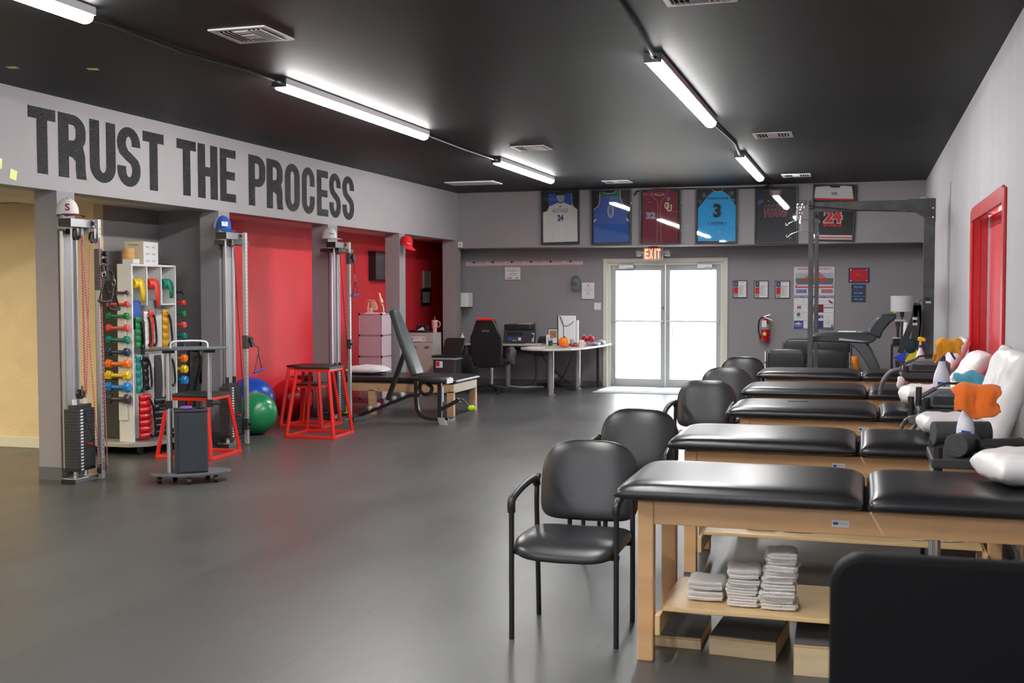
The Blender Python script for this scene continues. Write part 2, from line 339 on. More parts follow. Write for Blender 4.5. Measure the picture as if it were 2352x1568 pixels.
# ---------------------------------------------------------------- double glass door
def double_door():
    d = thing('door_1', 'white framed double glass door under the exit sign', 'door', (-3.15, YW, 0)); d['kind'] = 'structure'
    mc = mat('door_casing', (.66, .65, .57), .4); ml = mat('door_aluminium', (.42, .44, .44), .45, .2)
    x0, x1 = -1.035, 1.035
    B().box(x0, x0 + .07, -.02, .03, 0, 2.15).box(x1 - .07, x1, -.02, .03, 0, 2.15).box(x0 + .07, x1 - .07, -.02, .03, 2.085, 2.15).obj('casing', mc, d, bev=.004)
    B().box(x0 + .05, x0 + .12, .03, .18, 0, 2.1).box(x1 - .12, x1 - .05, .03, .18, 0, 2.1).box(x0 + .12, x1 - .12, .03, .18, 2.04, 2.1).obj('jamb', mc, d, bev=.004)
    for k, (a, b) in enumerate(((-.914, -.003), (.003, .914))):
        lf = B().box(a, a + .075, .08, .12, .008, 2.039).box(b - .075, b, .08, .12, .008, 2.039).box(a + .075, b - .075, .08, .12, .008, .14).box(a + .075, b - .075, .08, .12, 1.95, 2.039).obj('door_leaf', ml, d, bev=.003)
        B().box(a + .075, b - .075, .098, .102, .14, 1.95).obj('pane', glassy('door_glass', .02), lf)
        B().cyl((a + .02, .05, 1.11), (b - .02, .05, 1.105), .016).cyl((a + .03, .05, 1.11), (a + .03, .08, 1.11), .012).cyl((b - .03, .05, 1.105), (b - .03, .08, 1.105), .012).obj('push_bar', m_alu, lf, smooth=True)
        hx = b - .045 if k == 0 else a + .045
        s = -1 if k == 0 else 1
        B().tube([(hx, .12, .74), (hx + s * .06, .17, .74), (hx + s * .06, .17, 1.06), (hx, .12, 1.06)], .012, smooth=1).obj('pull_handle', m_alu, lf, smooth=True)
        if k == 0: B().cyl((b - .035, .065, 1.33), (b - .035, .08, 1.33), .02).obj('lock', m_chrome, lf, smooth=True)
        cx = -.78 if k == 0 else .53
        c = B().box(cx, cx + .26, -.0, .075, 1.985, 2.055).obj('closer', m_alu, lf, bev=.012)
        B().bar((cx + .13, .02, 1.975), (cx + .3, .0, 1.965), .02, .008).bar((cx + .3, .0, 1.965), (cx + .16, .07, 1.93), .016, .006).obj('closer_arm', m_alu, lf)
    B().box(x0 + .12, x1 - .12, .02, .2, 0, .012).obj('threshold', m_alu, d)
double_door()
tag(B().box(-4.1, -2.25, 17.74, 18.9, .001, .01).obj('door_mat', mat('mat_grey', (.36, .38, .39), .9, bump=.6, bscale=150), bev=.004), 'pale grey entrance mat on the floor before the glass door', 'mat')
# red side door
def red_door():
    d = thing('door_2', 'red door with deep red frame in the right wall', 'door', (RX, 9.23, 0)); d['kind'] = 'structure'
    y0, y1, z = -1.2, 1.2, 2.27
    B().box(-.02, .0, y0 - .02, y0 + .09, 0, z).box(-.02, 0, y1 - .09, y1 + .02, 0, z).box(-.02, 0, y0 + .09, y1 - .09, z - .09, z + .02).obj('casing', m_redtrim, d, bev=.006)
    B().box(-.0, .06, y0 + .0, y0 + .05, 0, z).box(0, .06, y1 - .05, y1, 0, z).box(0, .06, y0 + .05, y1 - .05, z - .06, z).box(.06, .2, y0, y0 + .02, 0, z).box(.06, .2, y1 - .02, y1, 0, z).box(.06, .2, y0 + .02, y1 - .02, z - .03, z).obj('jamb', m_redtrim, d, bev=.005)
    B().box(.125, .165, y0 + .02, y1 - .06, .01, z - .05).obj('door_panel', m_redt, d, bev=.004)
    B().box(.115, .165, y1 - .058, y1 - .035, .01, z - .04).obj('hinge_strip', m_alu, d)
    for zz in (.5, .95, 1.4, 1.85): B().cyl((.108, y1 - .047, zz), (.115, y1 - .047, zz), .008, n=8).obj('screw', m_chrome, d)
red_door()
# ---------------------------------------------------------------- ceiling tubes, vents, cables
m_tube = mat('tube_glow', (.9, .9, .9), .4, emit=(1, .985, .97), estr=TUBE)
m_fix = mat('fixture_white', (.68, .67, .69), .4)
def strip(y0, y1, x, label):
    t = thing('strip_light', label, 'light', (x, y0, H), group='tube lights in two rows on the black ceiling')
    L = y1 - y0
    B().box(-.06, .06, 0, L, -.048, 0).obj('housing', m_fix, t, bev=.003)
    pr = [(.052 * math.cos(a), -.052 - .042 * math.sin(a) ** .8) for a in [PI * i / 10 for i in range(11)]]
    B().prism(pr, (0, .025, 0), X, Z, (0, L - .04, 0)).obj('diffuser', m_tube, t, smooth=True)
    B().box(-.06, .06, -.012, .012, -.072, 0).cyl((0, -.012, -.03), (0, -.05, -.03), .012, n=8).obj('end_cap', m_chrome, t, bev=.003)
for a in ((2.68, 5.74, -4.33, 'tube light cut by the top left corner'), (8.03, 11.1, -4.33, 'long tube light above the red plyo boxes, left row'), (13.52, 16.1, -4.33, 'farthest tube light of the left row, near the flat ceiling panel'),
          (7.95, 11.1, -1.41, 'long tube light at top centre, nearest of the right row'), (13.87, 16.7, -1.42, 'farthest tube light of the right row, above the glass door'),
          (-3.4, -.4, -4.33, 'tube light behind the camera, left row'), (-3.4, -.4, -1.41, 'tube light behind the camera, right row'), (2.1, 5.2, -1.41, 'tube light overhead just outside the top of the frame')):
    strip(*a)
cb = lambda pts, lab: tag(B().tube(pts, .013, 6).obj('ceiling_cable', m_black, smooth=True), lab, 'cable', 'black cables along the ceiling')
cb([(-4.36, 5.8, 3.2), (-4.42, 6.1, 3.235), (-4.43, 6.9, 3.225), (-4.36, 7.6, 3.235), (-4.33, 8.0, 3.22)], 'black cable between the first two tube lights on the left')
cb([(-4.33, 11.12, 3.22), (-4.38, 11.5, 3.235), (-4.4, 12.6, 3.235), (-4.34, 13.48, 3.22)], 'black cable joining the two farther left tube lights')
cb([(-1.36, 5.3, 3.23), (-1.33, 6.4, 3.23), (-1.35, 7.1, 3.225), (-1.40, 7.9, 3.22)], 'thick black cable at top centre running into the tube light')
cb([(-1.41, 11.12, 3.22), (-1.39, 12.0, 3.23), (-1.37, 12.9, 3.23), (-1.42, 13.82, 3.22)], 'black cable between the two right-hand tube lights')
cb([(-1.42, 16.75, 3.22), (-1.33, 17.3, 3.235), (-1.32, 17.8, 3.23), (-1.5, 18.2, 3.2), (-2.0, 18.22, 3.205), (-3.2, 18.22, 3.225), (-3.48, 18.22, 3.2), (-3.52, 18.22, 3.13)], 'black cable running to the jersey wall and along its top edge')
m_vent = mat('vent_white', (.88, .84, .86), .45)
def vent(x, y, rz, label, w=.40):
    t = thing('ceiling_vent', label, 'vent', (x, y, H), rz, 'square air vents in the black ceiling')
    h = w / 2
    B().box(-h, h, -h, -h + .035, -.012, 0).box(-h, h, h - .035, h, -.012, 0).box(-h, -h + .035, -h + .035, h - .035, -.012, 0).box(h - .035, h, -h + .035, h - .035, -.012, 0).obj('frame', m_vent, t, bev=.003)
    B().box(-h + .035, h - .035, -h + .035, h - .035, -.002, 0).obj('duct_opening', mat('vent_dark', (.02, .02, .022), .8), t)
    for k in range(4):
        for s in (-1, 1):
            xx = s * (h - .055 - k * .031)
            B().cbox((xx, 0, -.014), (.003, w - .09, .011), rot=(0, s * .75, 0)).obj('louvre', m_vent, t)
    for k in range(3):
        B().cbox((0, -h + .06 + k * .028, -.012), (.10, .003, .011), rot=(.7, 0, 0)).obj('louvre', m_vent, t)
        B().cbox((0, h - .06 - k * .028, -.012), (.10, .003, .011), rot=(-.7, 0, 0)).obj('louvre', m_vent, t)
    B().box(-.05, .05, -.05, .05, -.02, -.014).obj('centre_plate', m_vent, t)
vent(-3.76, 6.62, 0, 'square vent at top left, nearest of the left ones'); vent(-3.66, 12.75, 0, 'square vent beside the second left tube light')
vent(-.93, 12.48, 0, 'square vent right of the far right tube light'); vent(-3.55, 17.03, 0, 'square vent above the blue jersey number'); vent(-.93, 16.9, 0, 'farthest right square vent near the gantry'); vent(-.9, 6.48, 0, 'square vent cut by the top edge of the photo')
o = thing('return_panel', 'flat pale ceiling panel above the far left corner', 'panel', (-5.66, 16.55, H))
B().box(-.385, .385, -.24, .24, -.016, 0).obj('frame', m_vent, o, bev=.004); B().box(-.35, .35, -.205, .205, -.019, -.015).obj('grille', mat('panel_grey', (.5, .49, .49), .6), o)
sn = mat('sticky_note', (.88, .93, .36), .7)
for lab, O, U_, V_ in (('yellow sticky note on the header, right of its pair', (LX + .002, 7.685, 2.545), (0, .96, -.2), (0, .2, .96)), ('yellow sticky note cut by the left edge of the photo', (LX + .002, 7.52, 2.62), (0, 1, -.1), (0, .1, 1)),
                       ('yellow note on the black ceiling, farther left one', (-5.98, 7.06, H - .002), (.9, .3, 0), (.3, -.9, 0)), ('yellow note on the black ceiling, right one', (-5.46, 7.29, H - .002), (.9, .35, 0), (.35, -.9, 0))):
    U_, V_ = Vector(U_), Vector(V_); N_ = U_.cross(V_).normalized() * .001
    tag(B().prism([(-.04, -.04), (.04, -.04), (.04, .04), (-.04, .04)], O, U_, V_, N_ if O[0] == LX + .002 else Vector((0, 0, -.001))).obj('sticky_note', sn), lab, 'note', 'yellow sticky notes')
# ---------------------------------------------------------------- TRUST THE PROCESS
def glitter():
    m = mat('glitter_vinyl', (.003, .0035, .004), .14, spec=.42); n = m.node_tree.nodes; l = m.node_tree.links
    tc = n.new('ShaderNodeTexCoord'); t = n.new('ShaderNodeTexNoise'); t.inputs['Scale'].default_value = 60; t.inputs['Detail'].default_value = 4; l.new(tc.outputs['Object'], t.inputs[0])
    b = n.new('ShaderNodeBump'); b.inputs['Strength'].default_value = 1.0; b.inputs['Distance'].default_value = .016; l.new(t.outputs[0], b.inputs['Height']); l.new(b.outputs[0], n['Principled BSDF'].inputs['Normal'])
    return m
mg = glitter()
sg = thing('wall_lettering', 'large black glitter letters reading TRUST THE PROCESS on the header', 'sign', (LX, 0, 0))
def arc(cx, cy, rx, ry, a0, a1, n=10): return [(cx + rx * math.cos(math.radians(a0 + (a1 - a0) * i / n)), cy + ry * math.sin(math.radians(a0 + (a1 - a0) * i / n))) for i in range(n + 1)]
def letter(ch, y0, y1, z0, z1):
    w, h = y1 - y0, z1 - z0; s = w * .37; e = .088; b = B(); O = Vector((0, y0, z0)); N = X * .003; A = .15
    def R(a, c, d, f): b.prism([(a, c), (d, c), (d, f), (a, f)], O, Y, Z, N)
    def S(L, R_, closed=False):
        n = len(L); vs = []
        for p, q in zip(L, R_): vs += [O + Y * p[0] + Z * p[1] + N, O + Y * q[0] + Z * q[1] + N, O + Y * p[0] + Z * p[1], O + Y * q[0] + Z * q[1]]
        fs = []
        for i in range(n if closed else n - 1):
            j = (i + 1) % n; fs += [(4 * i, 4 * i + 1, 4 * j + 1, 4 * j), (4 * i, 4 * j, 4 * j + 2, 4 * i + 2), (4 * i + 1, 4 * i + 3, 4 * j + 3, 4 * j + 1)]
        b.add(vs, fs)
    H2 = w / 2; I = H2 - s
    if ch == 'T': R(0, h - e * 1.1, w, h); R(w / 2 - s * .52, 0, w / 2 + s * .52, h - e * 1.1)
    elif ch == 'H': R(0, 0, s, h); R(w - s, 0, w, h); R(s, h / 2 - e * .55, w - s, h / 2 + e * .55)
    elif ch == 'E': R(0, 0, s * 1.08, h); R(s * 1.08, 0, w, e); R(s * 1.08, h - e, w, h); R(s * 1.08, h / 2 - e / 2, w * .94, h / 2 + e / 2)
    elif ch == 'U': S([(0, h)] + arc(H2, A, H2, A, 180, 360, 14) + [(w, h)], [(s, h)] + arc(H2, A, I, A - e, 180, 360, 14) + [(w - s, h)])
    elif ch == 'O': S(arc(H2, h - A, H2, A, 0, 180, 14) + arc(H2, A, H2, A, 180, 360, 14), arc(H2, h - A, I, A - e, 0, 180, 14) + arc(H2, A, I, A - e, 180, 360, 14), True)
    elif ch == 'C': S([(w, h * .60)] + arc(H2, h - A, H2, A, 0, 180, 14) + arc(H2, A, H2, A, 180, 360, 14) + [(w, h * .39)], [(w - s, h * .60)] + arc(H2, h - A, I, A - e, 0, 180, 14) + arc(H2, A, I, A - e, 180, 360, 14) + [(w - s, h * .39)])
    elif ch in 'PR':
        R(0, 0, s, h); m = h * .43 if ch == 'R' else h * .38
        S([(s, h), (w * .5, h)] + arc(w * .5, h - .13, w * .5, .13, 90, 0, 7) + arc(w * .5, m + .13, w * .5, .13, 0, -90, 7) + [(s, m)],
          [(s, h - e), (w * .5, h - e)] + arc(w * .5, h - .13, w * .5 - s, .13 - e, 90, 0, 7) + arc(w * .5, m + .13, w * .5 - s, .13 - e, 0, -90, 7) + [(s, m + e)])
        if ch == 'R': b.prism([(s + .004, m - .0003)] + [(p[0], p[1] - .0003) for p in arc(w * .5, m + .13, w * .5, .13, -90, -38, 5)] + [(w - .012, m - .03), (w - .008, .08), (w + .006, 0), (w - s + .006, 0), (w - s - .004, .08), (w - s - .004, m - .085), (w * .5, m - .055), (s + .004, m - .05)], O, Y, Z, N)
    elif ch == 'S':
        S([(w, h * .68)] + arc(H2, h - A, H2, A, 0, 180, 12) + [(.006, h * .64), (w * .10, h * .54), (w * .34, h * .45), (w * .56, h * .385), (w - s, h * .32)] + arc(H2, A, I, A - e, 0, -180, 12) + [(s, h * .34)],
          [(w - s, h * .68)] + arc(H2, h - A, I, A - e, 0, 180, 12) + [(s + .004, h * .68), (w * .46, h * .61), (w * .68, h * .54), (w * .90, h * .46), (w - .006, h * .38)] + arc(H2, A, H2, A, 0, -180, 12) + [(0, h * .34)])
    b.obj('letter', mg, sg)
for ch, (a, b_) in zip('TRUSTTHEPROCESS', [(7.866, 8.2), (8.233, 8.592), (8.646, 9.01), (9.036, 9.386), (9.428, 9.768), (9.99, 10.333), (10.365, 10.739), (10.79, 11.108), (11.381, 11.754), (11.784, 12.164), (12.217, 12.589), (12.645, 12.98), (13.046, 13.356), (13.393, 13.725), (13.777, 14.133)]):
    k = (a - 7.87) / 6.2; letter(ch, a, b_, 2.585 - .035 * k, 3.128 - .002 * k)
# ================================================================ TREATMENT TABLES AND CHAIRS (right)
def ttable(label, y, x0=-.985, split=.02, x1=.83):
    t = thing('treatment_table', label, 'table', (0, y, 0), group='black padded wooden treatment tables in a row')
    for a, b in ((x0 - .03, split - .004), (split + .004, x1 + .03)):
        B().cushion(((a + b) / 2, .39, .728), b - a, .80, .062, e=.42, flat=.42, pw=9, nx=30, ny=18).obj('pad', m_leather, t, smooth=2, weld=True)
    B().box(x0 + .08, x1 - .08, .08, .70, .675, .702).obj('deck', m_black, t)
    for lx in (x0 + .062, x1 - .145):
        for ly in (.07, .69): B().box(lx, lx + .07, ly, ly + .06, 0, .70).obj('leg', m_wood, t, bev=.006)
    for yy in (.075, .725): B().box(x0 + .132, x1 - .145, yy, yy + .022, .60, .70).obj('apron', m_wood, t, bev=.003)
    for xx in (x0 + .07, x1 - .102): B().box(xx, xx + .022, .13, .69, .60, .695).obj('apron', m_wood, t, bev=.003)
    B().box(x0 + .17, x1 - .17, .10, .66, .218, .236).obj('shelf', m_woodl, t, bev=.002)
    for xx in (x0 + .146, x1 - .17): B().box(xx, xx + .022, .03, .72, .13, .217).obj('shelf_bearer', m_woodl, t, bev=.003)
    return t
t1 = ttable('nearest treatment table, with white towels on its lower shelf', 4.80)
lb = B().box(.0, .07, .073, .075, .632, .66).obj('maker_label', m_paper, t1); lb.location = (-.115, 0, 0)
o = B().box(.006, .026, .0722, .0731, .641, .652).obj('print', mat('print_blue', (.02, .07, .35)), lb); text('LUMEX', mat('print_grey', (.3, .3, .36)), (.047, .0722, .646), X, Z, .006, .032, lb)
labs = ['second treatment table from the camera, behind the nearest chair', 'third treatment table from the camera, with a phone on it', 'fourth treatment table from the camera, beyond the one with a phone', 'farthest treatment table, in front of the black armchair backs']
tabs = [dup(t1, (-.04, 6.42, 0), 0, labs[0]), dup(t1, (.09, 8.2, 0), 0, labs[1]), dup(t1, (.02, 9.9, 0), 0, labs[2]), dup(t1, (-.03, 11.93, 0), 0, labs[3])]
def gchair():
    t = thing('guest_chair', 'nearest black vinyl armchair with slim black steel legs', 'chair', (-1.29, 5.24, 0), group='black guest armchairs beside the treatment tables')
    for s in (-1, 1):
        B().tube([(s * .245, -.23, 0), (s * .245, -.23, .605)], .0125, 10).obj('leg', m_blackm, t, smooth=True)
        B().tube([(s * .235, .20, 0), (s * .238, .19, .3), (s * .24, .17, .66), (s * .235, .20, .70)], .0125, 10, smooth=1).obj('leg', m_blackm, t, smooth=True)
        B().tube([(s * .245, -.23, .59), (s * .245, -.235, .63), (s * .247, -.22, .65), (s * .247, -.10, .675), (s * .245, .05, .69), (s * .24, .155, .69), (s * .238, .175, .655)], .019, 10, smooth=2).obj('armrest', m_black, t, smooth=True)
        B().bar((s * .25, -.2, .40), (s * .20, -.19, .405), .02, .02).obj('bracket', m_blackm, t)
        B().tube([(s * .09, .22, .38), (s * .09, .25, .44), (s * .09, .25, .52)], .012, 8, smooth=1).obj('back_strut', m_blackm, t, smooth=True)
    B().tube([(-.235, -.19, .395), (.235, -.19, .395)], .011, 8).tube([(-.238, .16, .39), (.238, .16, .39)], .011, 8).obj('seat_frame', m_blackm, t, smooth=True)
    def f(p):
        k = p.x / .25; return Vector((p.x, p.y, p.z * (1.15 if p.z > 0 else .8) + .010 * (k * k) + (-.03 * max(0, -p.y / .23) ** 3)))
    B().sell((0, -.03, .425), (.252, .245, .042), .62, .42, 12, 44, f=f).obj('seat', m_leather2, t, smooth=2)
    def g(p):
        k = p.x / .235; z = p.z; w = 1 - .10 * max(0, z / .19) ** 2
        return Vector((p.x * w, p.y + .035 * (1 - k * k) - .02 + z * .18, z))
    bk = B().sell((0, .27, .662), (.237, .028, .198), .6, 1, 14, 36)
    bk = B(); vs = []; n, m_ = 40, 9
    for sgn in (1, -1):                                   # arched back: outline x rings
        for r in range(m_):
            q = math.cos(PI / 2 * r / (m_ - 1)) ** .45 if r < m_ - 1 else 0
            for i in range(n):
                a = 2 * PI * i / n; ca, sa = math.cos(a), math.sin(a)
                e = .62 if sa > 0 else .30
                px = .249 * math.copysign(abs(ca) ** e, ca); pz = (.205 if sa > 0 else .185) * math.copysign(abs(sa) ** (.85 if sa > 0 else .35), sa)
                if sa < 0: px *= 1
                th = .028 * math.sqrt(max(0, 1 - q ** 6)); px *= q; pz *= q
                vs.append((px, .27 - sgn * th - .03 * (1 - (px / .237) ** 2) + .03 + pz * .2, .66 + pz))
    fs = [(h0 + r * n + i, h0 + r * n + (i + 1) % n, h0 + (r + 1) * n + (i + 1) % n, h0 + (r + 1) * n + i)[::(1 if h0 else -1)] for h0 in (0, m_ * n) for r in range(m_ - 1) for i in range(n)]
    B().add(vs, fs).obj('backrest', m_leather2, t, smooth=2, weld=True)
    return t
gc = gchair()
for x, y, rz, lab in ((-1.335, 6.83, .02, 'second armchair from the camera, behind the nearest one'), (-1.245, 9.27, -.03, 'third armchair from the camera, by the table with a phone'), (-1.262, 10.95, 0, 'fourth armchair from the camera, by the fourth table'), (-1.29, 12.85, .02, 'farthest armchair of the row, by the glass door side')):
    dup(gc, (x, y, 0), rz, lab)
# towels on the shelf of the nearest table
def towel(name, lab, c, w, d, h, rz, grp, seed):
    r = random.Random(seed); t = thing(name, lab, 'towel', c, rz, grp)
    B().sell((0, 0, h * .5), (w / 2, d / 2, h * .46), .55, .28, 8, 28, f=lambda p: Vector((p.x + .004 * math.sin(p.y * 40 + seed), p.y, p.z + .003 * math.sin(p.x * 45 + seed * 2)))).obj('cloth', m_towel, t, smooth=2)
    B().tube([(-w / 2 + .012, -d / 2 + .001, h * .3), (0, -d / 2 - .004, h * .26), (w / 2 - .012, -d / 2 + .001, h * .32)], h * .20, 6).tube([(-w / 2 + .012, -d / 2 + .001, h * .72), (0, -d / 2 - .004, h * .72), (w / 2 - .012, -d / 2 + .001, h * .72)], h * .20, 6).obj('fold', m_towel, t, smooth=True)
SH = .238
towel('folded_towel', 'single thick folded white towel, left on the shelf', (-.655, 5.13, SH), .17, .19, .048, .05, 'folded white towels on the shelf', 1)
towel('folded_towel', 'second thick white towel lying on the left towel', (-.652, 5.13, SH + .046), .165, .185, .044, .03, 'folded white towels on the shelf', 2)
r = random.Random(3)
ords = ['lowest', 'second', 'third', 'fourth', 'fifth', 'sixth', 'seventh', 'eighth', 'ninth']
for k in range(6):
    towel('folded_towel', '%s cloth from the shelf in the middle towel stack' % ords[k], (-.482 + r.uniform(-.006, .006), 5.07 + r.uniform(-.01, .01), SH + k * .0235), .148, .17, .027 if k < 5 else .05, r.uniform(-.08, .08), 'folded white towels on the shelf', 10 + k)
for k in range(9):
    towel('folded_towel', '%s cloth from the shelf in the tall right towel stack' % ords[k], (-.338 + r.uniform(-.008, .008) + (.012 if k > 5 else 0), 5.06 + r.uniform(-.012, .012), SH + k * .0275), .165 - .004 * k, .18, .031, r.uniform(-.12, .12) + (.12 if k > 6 else 0), 'folded white towels on the shelf', 30 + k)
for k, (x, y) in enumerate(((-.55, 6.72), (-.35, 6.72), (.30, 6.70), (.45, 6.70))):
    towel('folded_towel', ['flat white cloth at the left on the second table shelf', 'flat white cloth second from left, second table shelf', 'small white cloth on the second table shelf, middle', 'small white cloth at the right of the second table shelf'][k], (x, y, SH), .17 if k < 2 else .12, .18, .022, .05 * k, 'flat cloths on the second table shelf', 60 + k)
m_carpet = mat('carpet_top', (.13, .13, .135), .95, bump=1, bscale=260)
def stepbox(lab, x, y, w, d, h, rz):
    t = thing('step_box', lab, 'box', (x, y, 0), rz, 'plywood step boxes under the nearest table')
    b = B(); e = .018
    B().box(0, w, 0, e, 0, h - e).box(0, w, d - e, d, 0, h - e).box(0, e, e, d - e, 0, h - e).box(w - e, w, e, d - e, 0, h - e).obj('side', m_woodp, t, bev=.001)
    B().box(0, w, 0, d, h - e, h - e * .33).obj('top', mat('plywood_edge', (.62, .42, .2), .5, var=.2, vscale=60, stretch=(.05, .05, 6)), t, bev=.001)
    B().box(.002, w - .002, .002, d - .002, h - e * .33, h).obj('carpet', m_carpet, t)
stepbox('lowest step box at left under the nearest table', -.90, 5.10, .222, .37, .055, .0); stepbox('wide step box in the middle under the nearest table', -.635, 5.05, .29, .42, .088, -.08); stepbox('tallest step box, beside the black foreground backrest', -.262, 4.87, .30, .44, .135, .02)
# foreground black backrest
t = thing('padded_seat', 'large black padded backrest with rounded corner in the foreground', 'chair', (.32, 2.62, 0))
B().prism(rr(-.385, .42, .385, 1.021, .075, 8), (0, 0, 0), X, Z, (0, .055, 0)).obj('backrest', mat('matt_black', (.0035, .0038, .005), .6, spec=.2), t, bev=.016, smooth=True, seg=3)
B().sell((0, .34, .47), (.37, .30, .045), .5, .25).obj('seat', m_leather, t, smooth=2)
for s in (-1, 1):
    for y in (.03, .58): B().tube([(s * .34, y, 0), (s * .34, y, .45)], .014).obj('leg', m_blackm, t, smooth=True)
# ================================================================ PULLEY TOWERS (left columns)
m_rope = mat('rope_red', (.5, .02, .03), .7)
m_cable = m_black
def ropemat():
    m = mat('rope_red_white', (.6, .02, .03), .7); n = m.node_tree.nodes; l = m.node_tree.links
    tc = n.new('ShaderNodeTexCoord'); w = n.new('ShaderNodeTexWave'); w.wave_type = 'BANDS'; w.bands_direction = 'DIAGONAL'; w.inputs['Scale'].default_value = 28
    l.new(tc.outputs['Object'], w.inputs[0]); r = n.new('ShaderNodeValToRGB'); r.color_ramp.interpolation = 'CONSTANT'; r.color_ramp.elements[0].color = (.55, .015, .02, 1); r.color_ramp.elements[1].position = .72; r.color_ramp.elements[1].color = (.75, .55, .55, 1)
    l.new(w.outputs[0], r.inputs[0]); l.new(r.outputs[0], n['Principled BSDF'].inputs['Base Color'])
    return m
m_rope2 = ropemat()
m_wlab = mat('plate_label', (.75, .76, .78), .5)
def tower(lab, y, kind):
    """origin on the floor at the column face; the unit runs along +y, 0.36 m long, 0.26 m out from the wall"""
    dx = (0, .05, .085)[kind]; t = thing('pulley_tower', lab, 'exercise machine', (LX + dx, y, 0))
    mt_ = m_darksteel
    B().box(.125, .262, -.02, .30, 0, .045).obj('base', m_steel, t, bev=.003); B().box(.127, .263, -.026, -.02, .002, .043).obj('end_cap', m_black, t)
    c0 = (.15, .40, .49)[kind]; B().box(.01 - dx, .022 - dx, c0, c0 + .19, .10, 2.12).obj('back_channel', mat('channel_grey', (.42, .42, .44), .5, .4), t); B().box(.022 - dx, .045 - dx, c0, c0 + .015, .10, 2.12).box(.022 - dx, .045 - dx, c0 + .175, c0 + .19, .10, 2.12).obj('channel_lip', m_alu, t); B().box(.022 - dx, .20, .22, c0 + .14, 2.10, 2.145).obj('top_bracket', m_darksteel, t); B().box(.022 - dx, .13, .22, c0 + .14, .046, .08).obj('base_bracket', m_darksteel, t)
    B().box(.14, .262, -.02, .30, 2.145, 2.215).obj('top_beam', m_steel, t, bev=.003); B().box(.142, .263, -.026, -.02, 2.147, 2.213).obj('end_cap', m_black, t)
    for yy in (.065, .205): B().cyl((.20, yy, .045), (.20, yy, 2.145), .010, n=10).obj('guide_rod', m_alu, t, smooth=True)
    zb, ph, n = .10, .0262, 20
    for k in range(n):
        p = B().box(.135, .26, .01, .25, zb + k * ph + .002, zb + (k + 1) * ph).obj('weight_plate', m_blk2 if k else m_black, t, bev=.0015, seg=1)
        B().box(.26, .2605, .06, .095, zb + k * ph + .007, zb + k * ph + .021).obj('number_label', m_wlab, p)
        B().cyl((.2595, .135, zb + (k + .5) * ph), (.2606, .135, zb + (k + .5) * ph), .005, n=8).obj('pin_hole', m_black, p)
    zt = zb + n * ph
    B().box(.16, .24, .03, .235, zt, zt + .035).obj('top_plate', m_blk2, t, bev=.003)
    B().cyl((.262, .155, zt - .3), (.30, .155, zt - .3), .010, n=10).obj('selector_pin', m_redp, t, smooth=True)
    B().tube([(.285, .155, zt - .3), (.30, .17, zt - .25), (.27, .13, zt - .1), (.26, .12, zt - .02)], .003, 6, smooth=2).obj('pin_lanyard', m_black, t, smooth=True)
    for yy in (.065, .205): B().cyl((.20, yy, zt + .035), (.20, yy, zt + (.10 if kind else .08)), .019, n=12).obj('bushing', m_white if not kind else m_black, t, smooth=True)
    for yy in (.065, .205): B().cyl((.20, yy, .045), (.20, yy, .098), .018, n=12).obj('spring', m_chrome if not kind else m_white, t, smooth=True)
    # hole rail
    rx, ry = .30, .272
    B().box(.265, rx + .01, .262, .285, .02, .045).box(.265, rx + .01, .262, .285, 2.17, 2.2).obj('rail_arm', m_blk2, t)
    rl = B().box(rx - .02, rx + .02, ry - .016, ry + .024, .012, 2.22).obj('hole_rail', mat('nickel', (.50, .50, .50), .42, .7), t, bev=.003)
    hb = B()
    for k in range(52): hb.cbox((rx + .0203, ry + .004, .10 + k * .04), (.001, .009, .009))
    h_ = hb.obj('hole', m_black, rl); h_['kind'] = 'stuff'
    def pulley(c, r, bracket=True, ax=(1, 0, 0)):
        c = Vector(c); a = Vector(ax) * .012
        pu = B().cyl(c - a, c - a * .3, r, r * .86, 24).cyl(c - a * .3, c + a * .3, r * .86, n=24).cyl(c + a * .3, c + a, r * .86, r, 24).obj('pulley', m_black, t, smooth=True)
        if bracket: B().cyl(c - a * 1.6, c + a * 1.6, .010, n=10).cbox(c + a * 1.5 + Vector((0, 0, .03)), (.005, .026, .085)).obj('pulley_bracket', m_steel, pu)
    if kind == 0:
        pulley((.21, .11, 2.085), .048); pulley((.30, .215, 2.065), .050); pulley((.30, .275, .095), .05); pulley((.21, .13, zt + .12), .042)
        for a, b_ in (((.235, .155, 2.08), (.235, .165, zt + .12)), ((.225, .16, 2.08), (.225, .17, zt + .12)), ((.3, .175, 2.05), (.24, .17, zt + .12)), ((.235, .155, 2.0), (.31, .23, .11)), ((.325, .262, 2.06), (.325, .32, .11))):
            B().tube([a, b_], .0055 if a[0] < .24 and b_[2] > .5 else .0045, 6).obj('rope', m_rope2, t, smooth=True)
        B().box(rx - .024, rx + .024, ry - .02, ry + .03, 1.62, 1.97).obj('carriage', mat('carriage_dark', (.10, .10, .10), .45, .6), t, bev=.004)
        for cz in (1.93, 1.87, 1.80, 1.74): B().cyl((rx + .02, ry + .05, cz), (rx + .06, ry + .05, cz), .022, n=14).obj('swivel_pulley', m_black, t, smooth=True)
